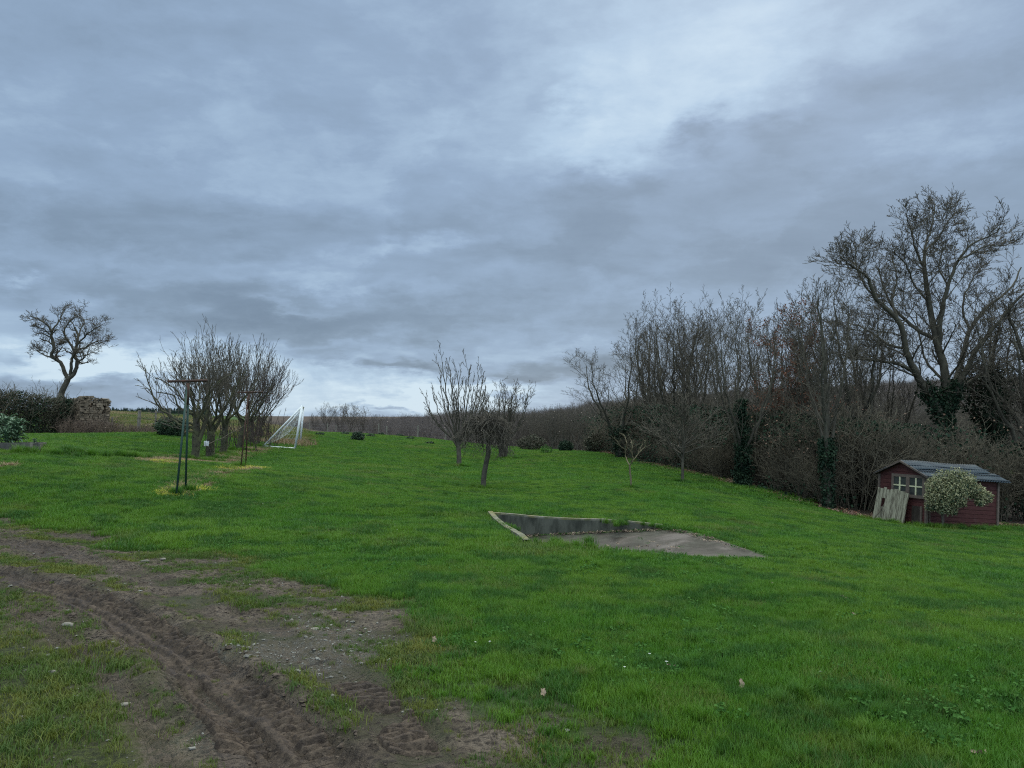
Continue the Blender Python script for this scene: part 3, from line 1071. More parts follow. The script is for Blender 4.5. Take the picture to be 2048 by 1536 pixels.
def grass():
    rng = np.random.default_rng(5)
    specs = [(2.0, 9.5, .42, 1500, .030, .068, .0034), (9.5, 24, .85, 2100, .035, .075, .0075), (24, 66, 1.7, 2300, .05, .10, .015)]
    for si, (y0, y1, sz, nb, h0, h1, wd) in enumerate(specs):
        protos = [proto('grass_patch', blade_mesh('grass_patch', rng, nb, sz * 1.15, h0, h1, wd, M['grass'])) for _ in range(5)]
        st = sz * .62
        gx = np.arange(-.75 * y1 - 3, .75 * y1 + 3, st); gy = np.arange(y0, y1, st)
        X, Y = np.meshgrid(gx, gy); x = X.ravel() + rng.uniform(-.3, .3, X.size) * st; y = Y.ravel() + rng.uniform(-.3, .3, X.size) * st
        k = in_view(x, y); x, y = x[k], y[k]
        m = masks(x, y)
        bad = (m['cover'] > .18) | (m['mud'] > .3) | (m['litter'] > .5) | (m['straw'] > .6) | (m['yel'] > .5)
        d = polydist(x, y, PIT2); ins = inpoly(x, y, PIT2)
        bad |= ins | (d < sz * .5)
        # the ridge ends the meadow on the far left
        x, y = x[~bad], y[~bad]
        z = gz(x, y)
        rz = rng.uniform(0, 6.283, len(x))
        h = .50 + 1.0 * fbm(x / 1.1, y / 1.1, 80, 4)
        P = np.stack([x, y, z], 1)
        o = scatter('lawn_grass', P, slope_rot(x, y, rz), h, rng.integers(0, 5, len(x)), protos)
        tag(o, ('short green lawn grass in the foreground', 'green lawn grass across the middle of the meadow', 'distant meadow grass up to the ridge')[si], 'grass')
    # loose small clumps: edges of the pit, of the yard, within the yard
    cl = [proto('grass_clump', blade_mesh('grass_clump', rng, 90, .20, .018, .055, .0036, M['grass'], .6, True)) for _ in range(4)]
    yc = [proto('grass_clump', blade_mesh('grass_clump', rng, 70, .20, .010, .038, .0036, M['yard_grass'], .9, True)) for _ in range(4)]
    st = .07
    gx = np.arange(-11, 8, st); gy = np.arange(2.2, 16.5, st)
    X, Y = np.meshgrid(gx, gy); x = X.ravel() + rng.uniform(-.5, .5, X.size) * st; y = Y.ravel() + rng.uniform(-.5, .5, X.size) * st
    k = in_view(x, y, .6); x, y = x[k], y[k]
    m = masks(x, y)
    d = polydist(x, y, PIT2); ins = inpoly(x, y, PIT2)
    bare = np.clip(m['mud'] * 1.0 + m['trk'] * .8, 0, 1)
    dens = np.clip(1.35 - bare * 1.05 - m['trk'] * 1.0 - m['grav'] * .3, 0.03, 1) ** 1.1
    pt = .25 + 1.0 * sstep(fbm(x * 3, y * 3, 91, 3), .36, .58)
    kb = np.clip(bare * 2.2, 0, 1)
    dens *= pt * kb + (1 - kb) * 1.1
    zone = (m['cover'] > .10) | ((d < .6) & (d > .16)) | (m['mud'] > .3)
    keep = zone & ~ins & (d > .17) & (rng.uniform(size=len(x)) < dens)
    x, y = x[keep], y[keep]; cov = m['cover'][keep]; dn = dens[keep]
    z = gz(x, y)
    yard = cov + rng.uniform(-.25, .25, len(x)) > .55
    for sel, pr, lab in ((~yard, cl, 'green grass along the edge of the muddy yard and the slab'), (yard, yc, 'sparse trodden yellowish grass and moss on the muddy yard')):
        a, b, c_ = x[sel], y[sel], z[sel]
        rz = rng.uniform(0, 6.283, len(a))
        o = scatter('yard_grass', np.stack([a, b, c_], 1), slope_rot(a, b, rz), rng.uniform(.6, 1.25, len(a)) * (.6 + .5 * dn[sel]), rng.integers(0, 4, len(a)), pr)
        tag(o, lab, 'grass')
    # taller tufts here and there on the lawn
    tf = [proto('grass_tuft', blade_mesh('grass_tuft', rng, 160, .22, .07, .15, .005, M['grass'], .55, True)) for _ in range(3)]
    N = 5000
    y = 3 + 57 * rng.uniform(size=N) ** 1.3; x = rng.uniform(-.72, .72, N) * y
    m = masks(x, y); k = (m['cover'] < .15) & (m['litter'] < .3) & ~inpoly(x, y, PIT2) & (polydist(x, y, PIT2) > .3)
    k &= fbm(x / 1.5, y / 1.5, 14, 3) > .45
    x, y = x[k], y[k]
    s = rng.uniform(.30, .75, len(x)) * (1 + .010 * y)
    ex = []
    for (px_, py_, n_, sp) in ((1130, 1098, 14, 1.0), (100, 908, 30, 1.0), (170, 912, 40, 1.0), (240, 914, 30, .9), (280, 905, 20, .8), (1240, 1050, 20, .6), (1310, 1052, 14, .5)):
        h_ = hit(px_, py_)
        for _ in range(n_):
            ex.append((h_[0] + rng.normal(0, .02 * sp * h_[1] * .9), h_[1] + rng.normal(0, .25), rng.uniform(.7, 1.3) * sp * (1.5 if h_[1] > 16 else 1.0)))
    for (px_, py_, Y_, r_, n_) in ((391, 922, 24, .25, 40), (418, 917, 26, .3, 40), (446, 909, 29, .3, 40), (478, 900, 32, .3, 40), (503, 893, 35.5, .5, 60), (520, 886, 41, .6, 60), (918, 935, 31, .2, 16), (965, 981, 20.5, .12, 12),
                             (1006, 919, 39, .4, 50), (1365, 969, 27, .12, 14), (1262, 982, 21.5, .08, 8), (352, 988, 14.2, .06, 6), (371, 976, 14.5, .06, 6), (481, 938, 20.4, .06, 6), (1850, 1058, 21.2, .3, 30), (1950, 1062, 21.3, .5, 50), (1780, 1046, 22.2, .4, 30)):
        q_ = W(px_, py_, Y_)
        for _ in range(n_):
            ex.append((q_[0] + rng.normal(0, r_), q_[1] + rng.normal(0, r_), rng.uniform(.7, 1.5)))
    ex = np.array(ex)
    x = np.concatenate([x, ex[:, 0]]); y = np.concatenate([y, ex[:, 1]]); s = np.concatenate([s, ex[:, 2]])
    o = scatter('grass_tufts', np.stack([x, y, gz(x, y)], 1), slope_rot(x, y, rng.uniform(0, 6.28, len(x))), s, rng.integers(0, 3, len(x)), tf)
    tag(o, 'taller grass tufts dotted over the lawn', 'grass')
    # broad leaved weeds in the lawn
    wl = []
    for k in range(3):
        n = 22
        a = rng.uniform(0, 6.28, n); r = rng.uniform(0, .05, n)
        P = np.stack([r * np.cos(a), r * np.sin(a), rng.uniform(.01, .045, n)], 1)
        wl.append(proto('weed', leaves_mesh('weed', P, .022, M['weed_leaf'], rng, flat=.5, aspect=.8)))
    N = 8000
    y = 3 + 15 * rng.uniform(size=N) ** 1.2; x = rng.uniform(-.72, .72, N) * y
    m = masks(x, y); k = (m['trk'] < .1) & (m['cover'] < .25) & ~inpoly(x, y, PIT2) & (fbm(x / 1.2, y / 1.2, 44, 4) > .53)
    x, y = x[k], y[k]
    o = scatter('lawn_weeds', np.stack([x, y, gz(x, y)], 1), slope_rot(x, y, rng.uniform(0, 6.28, len(x))), rng.uniform(.6, 1.3, len(x)), rng.integers(0, 3, len(x)), wl)
    tag(o, 'patches of clover and broad leaved weeds in the lawn', 'weeds')
    # straw coloured dead grass under the fruit trees, bright yellow grass at the posts
    for kind, mat, key, lab in (('dead_grass', 'straw', 'straw', 'straw coloured dead grass under the fruit trees and beside the posts'),
                                ('yellow_grass', 'yellow_grass', 'yel', 'bright yellow grass at the feet of the washing line posts')):
        pr = [proto('grass_clump', blade_mesh('grass_clump', rng, 90, .28, .02, .07, .008, M[mat], .9, True)) for _ in range(3)]
        N = 60000
        x = rng.uniform(-14, 0, N); y = rng.uniform(12, 45, N)
        m = masks(x, y)
        k = rng.uniform(size=N) < m[key] * .5
        x, y = x[k], y[k]
        o = scatter(kind, np.stack([x, y, gz(x, y)], 1), slope_rot(x, y, rng.uniform(0, 6.28, len(x))), rng.uniform(.7, 1.5, len(x)), rng.integers(0, 3, len(x)), pr)
        tag(o, lab, 'grass')


grass()


def small_things():
    rng = np.random.default_rng(8)
    # pebbles: nobody could count them
    pr = []
    for k in range(4):
        bm = bmesh.new(); bmesh.ops.create_icosphere(bm, subdivisions=2, radius=1)
        for v in bm.verts:
            v.co = Vector((v.co.x * (1 + .25 * math.sin(3 * v.co.y + k)), v.co.y * .75, v.co.z * .45)) * (1 + .18 * rng.normal())
        me = bpy.data.meshes.new('pebble'); bm.to_mesh(me); bm.free(); me.materials.append(M['pebble'])
        pr.append(proto('pebble', me))
    N = 110000
    x = rng.uniform(-8, 2.5, N); y = rng.uniform(3, 11, N)
    m = masks(x, y)
    pz = np.clip(m['grav'] * .8 + m['cover'] * .10 * (fbm(x * 2, y * 2, 19) > .52) + m['mud'] * .03, 0, 1) * (m['trk'] < .5)
    k = rng.uniform(size=N) < pz * .30
    x, y = x[k], y[k]
    s = np.exp(rng.normal(math.log(.0058), .5, len(x)))
    o = scatter('gravel', np.stack([x, y, gz(x, y) + .003], 1), slope_rot(x, y, rng.uniform(0, 6.28, len(x))), s, rng.integers(0, 4, len(x)), pr)
    tag(o, 'pale gravel trodden into the muddy yard', 'gravel')
    # mud clods along the ruts
    pr = []
    for k in range(4):
        bm = bmesh.new(); bmesh.ops.create_icosphere(bm, subdivisions=2, radius=1)
        for v in bm.verts:
            v.co = v.co * (1 + .3 * rng.normal() * .7); v.co.z *= .6
        me = bpy.data.meshes.new('clod'); bm.to_mesh(me); bm.free(); me.materials.append(M['clod'])
        pr.append(proto('clod', me))
    N = 90000
    x = rng.uniform(-8, 2.0, N); y = rng.uniform(3, 12, N)
    m = masks(x, y)
    k = rng.uniform(size=N) < np.clip(m['mud'] - .35, 0, 1) * 1.2 * (.25 + (fbm(x * 3, y * 3, 77) > .52))
    x, y = x[k], y[k]
    s = np.exp(rng.normal(math.log(.0055), .45, len(x)))
    o = scatter('mud_clods', np.stack([x, y, gz(x, y)], 1), slope_rot(x, y, rng.uniform(0, 6.28, len(x))), s, rng.integers(0, 4, len(x)), pr)
    tag(o, 'dark crumbs of churned mud beside the ruts', 'mud')
    # daisies
    d = MB()
    d.tube([(0, 0, .0), (0, 0, .05)], [.001, .001], 4)
    for k in range(8):
        a = k * math.pi / 4
        c, s_ = math.cos(a), math.sin(a)
        d.quadify([(0, 0, .05), (.012 * c - .004 * s_, .012 * s_ + .004 * c, .053), (.02 * c, .02 * s_, .05), (.012 * c + .004 * s_, .012 * s_ - .004 * c, .053)], [(0, 1, 2, 3)])
    me = bpy.data.meshes.new('daisy'); me.from_pydata(d.V, [], d.Fc); me.materials.append(M['petal'])
    N = 150
    y = 5 + 18 * rng.uniform(size=N); x = rng.uniform(-.7, .7, N) * y
    m = masks(x, y); k = (m['cover'] < .2) & ~inpoly(x, y, PIT2) & (fbm(x / 3, y / 3, 5) > .5)
    x, y = x[k], y[k]
    o = scatter('daisies', np.stack([x, y, gz(x, y) + .01], 1), np.zeros((len(x), 3)), np.full(len(x), .6), np.zeros(len(x)), [proto('daisy', me)])
    tag(o, 'tiny white daisies scattered in the lawn', 'flowers')

    # stones one could pick up
    def stone(px, py, sz, label, flat=.4, group=None):
        h = hit(px, py)
        bm = bmesh.new(); bmesh.ops.create_icosphere(bm, subdivisions=3, radius=1)
        ph = rng.uniform(0, 6, 3)
        for v in bm.verts:
            q = v.co.copy()
            f = 1 + .18 * math.sin(3 * q.x + ph[0]) + .15 * math.sin(4 * q.y + ph[1]) + .04 * math.sin(9 * q.x + 8 * q.y + ph[2])
            v.co = Vector((q.x * f * sz, q.y * f * sz * .6, max(q.z, -.5) * f * sz * flat))
        me = bpy.data.meshes.new('stone'); bm.to_mesh(me); bm.free(); me.materials.append(M['stone_pale'])
        for p in me.polygons: p.use_smooth = True
        o = link('stone', me, None, (h[0], h[1], G(h[0], h[1]) + sz * .08))
        o.rotation_euler = (0, 0, rng.uniform(-.5, .5))
        tag(o, label, 'stone', group)
    stone(628, 1259, .045, 'flat cream stone lying among gravel at the middle of the muddy yard', .3)
    stone(135, 1256, .06, 'flat pale pinkish stone beside the thin wheel tracks at far left', .3)
    stone(583, 1241, .018, 'small white pebble just left of the flat cream stone', .6)
    stone(697, 1260, .016, 'small pale pebble just right of the flat cream stone', .6)
    stone(497, 1296, .018, 'small white pebble between the deep rut and the gravel patch', .6)
    stone(665, 1404, .014, 'tiny white pebble near the lug prints at bottom centre', .6)
    stone(210, 1097, .045, 'pale stone lying on the far wheel track at upper left of the mud', .5)
    stone(290, 1125, .05, 'flat grey stone in the left one of the two beyond the deep rut', .3)
    stone(326, 1122, .04, 'flat grey stone in the right one of the two beyond the deep rut', .3)
    stone(104, 1348, .03, 'pale stone chip in the mossy patch at lower left', .35)
    stone(254, 1408, .03, 'pale stone chip on the thin wheel tracks at lower left', .35)
    stone(46, 1440, .02, 'pale stone chip near the bottom left corner', .35)

    # fallen leaves
    def fallen(px, py, sz, rx, rz, label):
        h = hit(px, py)
        out = []
        n = 18
        V = [(0, 0, 0)]
        for k in range(n):
            a = 2 * math.pi * k / n
            r = sz * (.55 + .45 * abs(math.cos(a * 2.5))) * (1.25 if abs(math.sin(a)) > .8 else 1)
            V.append((r * math.cos(a) * .6, r * math.sin(a), .22 * sz * math.sin(3 * a) + .25 * r))
        me = bpy.data.meshes.new('leaf')
        me.from_pydata(V, [], [(0, k + 1, (k + 1) % n + 1) for k in range(n)]); me.materials.append(M['dead_leaf'])
        o = link('fallen_leaf', me, None, (h[0], h[1], G(h[0], h[1]) + .036))
        o.rotation_euler = (rx * .7, .2, rz)
        tag(o, label, 'leaf')
    fallen(1483, 1391, .034, .9, .2, 'pale dead leaf standing upright in the grass at lower right centre')
    fallen(1688, 1200, .036, .4, 1.0, 'pale dead leaf on the grass below and left of the shed')
    fallen(1708, 1235, .03, .2, .4, 'small pale leaf just below the leaf left of the shed')
    fallen(1928, 1313, .032, .3, 1.6, 'curled pale leaf on the grass near the right edge of the lawn')
    fallen(868, 1289, .03, .8, .3, 'pale dead leaf standing where the mud meets the grass')
    fallen(1343, 1347, .026, .1, 1.2, 'small buff leaf flat in the middle of the foreground lawn')
    fallen(1086, 1402, .03, .7, .0, 'buff leaf at the muddy fringe of the bottom centre lawn')
    fallen(1960, 1529, .045, .3, 2.0, 'ragged pale leaf at the bottom right corner of the lawn')
    fallen(1545, 1174, .025, .2, .5, 'tiny buff leaf on the lawn just below the right tip of the slab')
    fallen(1363, 970, .03, .2, .5, 'small pale leaf on the lawn beneath the round bare tree')
    fallen(968, 1133, .03, .2, .9, 'tiny pale leaf on the lawn left of and below the sunken slab')


small_things()


# ------------------------------------------------------------------ trees
def nrm(v):
    return v / (np.linalg.norm(v) + 1e-9)


def run(rng, p, d, L, n, wig, grav):
    P = [p]
    q = p.copy(); s = L / n
    for i in range(n):
        d = nrm(d + rng.normal(size=3) * wig + np.array([0, 0, grav]))
        q = q + d * s
        P.append(q)
    return np.array(P)


def spread(rng, out, P, R, lev, prm, L):
    """children of a branch that already exists"""
    if lev > prm['max']:
        return
    n = prm['n'][lev]
    n = max(1, int(n * rng.uniform(.8, 1.2)))
    st = prm['start'][lev]
    T = np.gradient(P, axis=0)
    az0 = rng.uniform(0, 6.28)
    for i in range(n):
        t = st + (1 - st) * (i + rng.uniform(.1, .9)) / n
        f = t * (len(P) - 1); k = min(int(f), len(P) - 2); f -= k
        p = P[k] * (1 - f) + P[k + 1] * f
        r = R[k] * (1 - f) + R[k + 1] * f
        tan = nrm(T[k])
        a = az0 + i * 2.4 + rng.uniform(-.5, .5)
        ref = np.array([0, 0, 1.0]) if abs(tan[2]) < .9 else np.array([1.0, 0, 0])
        u = nrm(np.cross(tan, ref)); v = np.cross(tan, u)
        side = u * math.cos(a) + v * math.sin(a)
        an = math.radians(prm['ang'][lev] * rng.uniform(.7, 1.3))
        d = nrm(tan * math.cos(an) + side * math.sin(an))
        if d[2] < -.1 and prm.get('nodown', 1): d[2] *= -.3
        ll = L * prm['lr'][lev] * (1 - prm['ls'] * t) * rng.uniform(.65, 1.25)
        rr = max(min(r * .75, r * prm['rr'][lev]), prm['rmin'])
        ns = prm['seg'][lev]
        Pb = run(rng, p, d, ll, ns, prm['wig'][lev], prm['grav'][lev])
        Rb = np.linspace(rr, max(rr * prm['tap'], prm['rmin'] * .7), ns + 1)
        out.append((lev, Pb, Rb))
        spread(rng, out, Pb, Rb, lev + 1, prm, ll)


def tree_obj(name, label, loc, trunk, crown, mt, mc, cat='tree', rz=0, group=None, kt=8):
    t = thing(name, label, cat, loc, rz, group)
    link('trunk', tubes_mesh('trunk', trunk, M[mt], lambda l: kt if l <= 0 else 6), t)
    if crown:
        link('crown', tubes_mesh('crown', crown, M[mc], lambda l: 5 if l <= 1 else (4 if l == 2 else 3)), t)
    return t


def tube_line(pts, r0, r1, n=14, rng=None, jit=0.0, yj=None):
    """smooth limb through points"""
    P = np.array(pts, float)
    s = np.concatenate([[0], np.cumsum(np.linalg.norm(np.diff(P, axis=0), axis=1))])
    # Catmull-Rom
    Q = []
    for t in np.linspace(0, s[-1], n):
        k = min(max(np.searchsorted(s, t) - 1, 0), len(P) - 2)
        f = (t - s[k]) / (s[k + 1] - s[k])
        a = P[max(k - 1, 0)]; b = P[k]; c = P[k + 1]; d = P[min(k + 2, len(P) - 1)]
        Q.append(.5 * ((2 * b) + (-a + c) * f + (2 * a - 5 * b + 4 * c - d) * f * f + (-a + 3 * b - 3 * c + d) * f ** 3))
    Q = np.array(Q)
    if rng is not None and jit:
        Q[1:-1] += rng.normal(size=(n - 2, 3)) * jit
    return Q, np.linspace(r0, r1, n)


def px_limbs(rng, limbs, sc, ox, oy, Y, loc, yspread=1.0):
    """limbs given as outlines seen from the lawn, spread to either side in depth as a real crown is"""
    res = []
    for li, (pts, r0, r1, dy0, dy1) in enumerate(limbs):
        P = []
        for i, (a, b) in enumerate(pts):
            t = i / max(1, len(pts) - 1)
            y = Y + dy0 + (dy1 - dy0) * t
            P.append(W(a / sc + ox, b / sc + oy, y) - loc)
        Q, R = tube_line(P, r0, r1, 4 + 3 * len(pts), rng, .015)
        res.append((0, Q, R))
    return res


def gnarled_tree():
    rng = np.random.default_rng(3)
    Y = 42.0
    b = W(112, 866, Y); loc = np.array([b[0], Y, G(b[0], Y)])
    L = [
        ([(358, 930), (375, 800), (390, 690), (412, 620), (435, 572)], .21, .14, 0, 0),
        ([(435, 572), (412, 515), (385, 462), (330, 425), (345, 370), (328, 300), (332, 262)], .11, .07, 0, -.5),
        ([(332, 262), (290, 215), (235, 180), (190, 165)], .05, .02, -.5, -.9),
        ([(332, 262), (375, 200), (400, 150), (410, 110)], .05, .018, -.5, .2),
        ([(335, 300), (280, 250), (230, 235)], .04, .015, -.3, -1.2),
        ([(300, 400), (270, 390), (235, 388)], .03, .012, -.4, -.2),
        ([(435, 572), (485, 515), (492, 455), (478, 410), (492, 350), (500, 300), (480, 240)], .12, .05, 0, .6),
        ([(448, 545), (455, 500), (458, 440), (478, 405), (455, 355), (412, 285), (425, 225), (470, 180)], .09, .03, 0, -.8),
        ([(488, 385), (540, 372), (580, 345), (640, 325), (690, 330)], .055, .018, .4, .9),
        ([(492, 350), (540, 300), (585, 262), (655, 220)], .05, .018, .5, -.6),
        ([(500, 310), (520, 240), (540, 200), (500, 150)], .045, .018, .5, 1.2),
        ([(470, 420), (520, 425), (570, 410)], .03, .012, .2, -.9),
        ([(345, 365), (390, 340), (400, 370)], .03, .012, -.2, .6),
    ]
    limbs = px_limbs(rng, L, 3.2, 0, 580, Y, loc)
    prm = dict(max=3, n=[0, 10, 7, 5], start=[0, .25, .2, .2], ang=[0, 48, 48, 45], lr=[0, .60, .62, .6], ls=.35, rr=[0, .55, .6, .7],
               rmin=.008, seg=[0, 5, 4, 3], wig=[0, .34, .36, .3], grav=[0, .05, .06, .06], tap=.45)
    crown = []
    for (l, P, R) in limbs[1:]:
        spread(rng, crown, P, R, 1, prm, max(1.2, min(np.linalg.norm(P[-1] - P[0]), 1.7)))
    tree_obj('gnarled_tree', 'gnarled leaning bare tree with twisted forked trunk above the overgrown hedge at far left', tuple(loc), limbs, crown, 'bark', 'twig')
    # faint sapling left of it
    b = W(108, 868, 43); loc = np.array([b[0], 43, G(b[0], 43)])
    tr = []; cr = []
    for k in range(7):
        P = run(rng, np.array([0, 0, 0.0]), nrm(np.array([rng.normal() * .22, rng.normal() * .2, 1])), rng.uniform(2.2, 3.6), 6, .05, .05)
        R = np.linspace(.018, .008, 7); tr.append((0, P, R))
        spread(rng, cr, P, R, 1, dict(max=2, n=[0, 7, 3], start=[0, .4, .3], ang=[0, 30, 30], lr=[0, .25, .4], ls=.3, rr=[0, .6, .6], rmin=.006, seg=[0, 3, 2], wig=[0, .1, .1], grav=[0, .1, .1], tap=.6), 3)
    tree_obj('sapling', 'thin pale leafless sapling rising over the hedge left of the gnarled tree', tuple(loc), tr, cr, 'pale_twig', 'pale_twig')


gnarled_tree()


def fruit_trees():
    """row of old pruned fruit trees with upright shoots"""
    rng = np.random.default_rng(12)
    data = [  # base px, base py, depth, height, spread, trunk r, label, leaves
        (391, 922, 24.0, 3.7, 1.45, .17, 'nearest old fruit tree of the row, long shoots reaching out to the left'),
        (418, 917, 26.0, 4.6, 1.3, .20, 'second fruit tree of the row, the tallest, behind the nearest trunk'),
        (446, 909, 29.0, 4.7, 1.5, .19, 'third fruit tree of the row, dark mossy trunk left of the rusty washing post'),
        (478, 900, 32.0, 4.5, 1.5, .18, 'fourth fruit tree of the row, trunk right behind the rusty washing post'),
        (503, 893, 35.5, 4.3, 1.7, .15, 'fifth fruit tree of the row, brown and bushy, left of the goal'),
        (520, 886, 41.0, 4.0, 1.9, .15, 'farthest and lowest fruit tree of the row, beside the goal net'),
    ]
    for i, (px, py, Y, H, sp, tr, lab) in enumerate(data):
        b = W(px, py, Y); loc = np.array([b[0], Y, G(b[0], Y) - .03])
        T = []; C = []
        lean = rng.normal() * .12; sp *= .86
        hT = 1.25 + rng.uniform(-.1, .25); tr *= .64
        P, R = tube_line([(0, 0, -.1), (lean * .2, .02, .35), (lean * .7, 0, .8), (lean, 0, hT)], tr * 1.25, tr * .85, 10, rng, .015)
        T.append((0, P, R))
        top = P[-1]
        if i == 0:   # double trunk
            P2, R2 = tube_line([(.02, 0, .25), (.10, .05, .7), (.22, .1, 1.2), (.34, .1, 1.6)], tr * .8, tr * .5, 10, rng, .015)
            T.append((0, P2, R2))
        nl = 8
        for k in range(nl):
            a = 2 * math.pi * k / nl + rng.uniform(-.3, .3)
            r1 = sp * rng.uniform(.35, .6); r2 = sp * rng.uniform(.75, 1.1)
            hh = H * rng.uniform(.78, 1.0) if i != 0 else H * rng.uniform(.7, 1.0)
            c, s = math.cos(a), math.sin(a)
            z1 = hT + rng.uniform(-.05, .35)
            pts = [top - np.array([0, 0, rng.uniform(0, .4)]), top + np.array([c * r1 * .6, s * r1 * .6, z1 - hT + .12]),
                   np.array([c * r1 + lean, s * r1, z1 + .55]), np.array([c * r2 + lean, s * r2, z1 + (hh - z1) * .55])]
            P, R = tube_line(pts, tr * .36, .011, 12, rng, .02)
            T.append((0, P, R))
            prm = dict(max=3, n=[0, 9, 6, 3], start=[0, .22, .25, .2], ang=[0, 38, 26, 32], lr=[0, .62, .48, .3], ls=.25, rr=[0, .36, .5, .7],
                       rmin=.0062, seg=[0, 6, 5, 2], wig=[0, .10, .08, .12], grav=[0, .22, .16, .08], tap=.45)
            spread(rng, C, P, R, 1, prm, hh - z1)
        if i == 0:
            for (pts, r) in (([(0, 0, 1.0), (-.5, 0, 1.15), (-1.0, .1, 1.5), (-1.6, .1, 2.3)], .045), ([(0, 0, 1.1), (-.4, -.3, 1.3), (-1.1, -.3, 1.75), (-1.5, -.3, 2.9)], .04),
                             ([(0, 0, .9), (-.45, 0, 1.0), (-.9, .1, 1.22), (-1.25, .1, 1.25)], .03)):
                P, R = tube_line(pts, r, .012, 12, rng, .02)
                T.append((0, P, R))
                spread(rng, C, P, R, 1, dict(max=2, n=[0, 7, 4], start=[0, .3, .2], ang=[0, 42, 38], lr=[0, .42, .4], ls=.3, rr=[0, .6, .6], rmin=.008, seg=[0, 4, 3], wig=[0, .12, .12], grav=[0, .08, .08], tap=.5), 2.0)
        if i >= 3:   # suckers and low tangle
            for k in range(60 if i > 3 else 30):
                P = run(rng, np.array([rng.normal() * .5, rng.normal() * .5, 0]), nrm(np.array([rng.normal() * .2, rng.normal() * .2, 1])), rng.uniform(.8, 2.1), 4, .12, .05)
                C.append((2, P, np.linspace(.012, .006, 5)))
                spread(rng, C, P, np.linspace(.012, .006, 5), 3, prm, 1.2)
        t = tree_obj('fruit_tree', lab, tuple(loc), T, C, 'mossy_bark', 'twig' if i < 3 else 'purple_twig', group='row of old fruit trees left of the goal', kt=9)
        # moss and ivy tufts on the trunk
        n = 500 if i in (1, 2) else 220
        zz_ = rng.uniform(.2, hT + .5, n)
        a = rng.uniform(0, 6.28, n); rr = tr * rng.uniform(.7, 1.25, n)
        Pm = np.stack([rr * np.cos(a) + lean * zz_ / hT, rr * np.sin(a), zz_], 1)
        link('ivy', leaves_mesh('ivy', Pm, .05, M['hedge_leaf'], rng), t)
        if i >= 4:
            idx = [q for q in C if q[0] >= 2]
            pts = np.array([q[1][rng.integers(1, len(q[1]))] for q in idx if rng.uniform() < .35])
            pts = pts[pts[:, 2] < 2.6]
            link('leaves', leaves_mesh('leaves', pts, .06, M['brown_leaf'], rng), t)


fruit_trees()


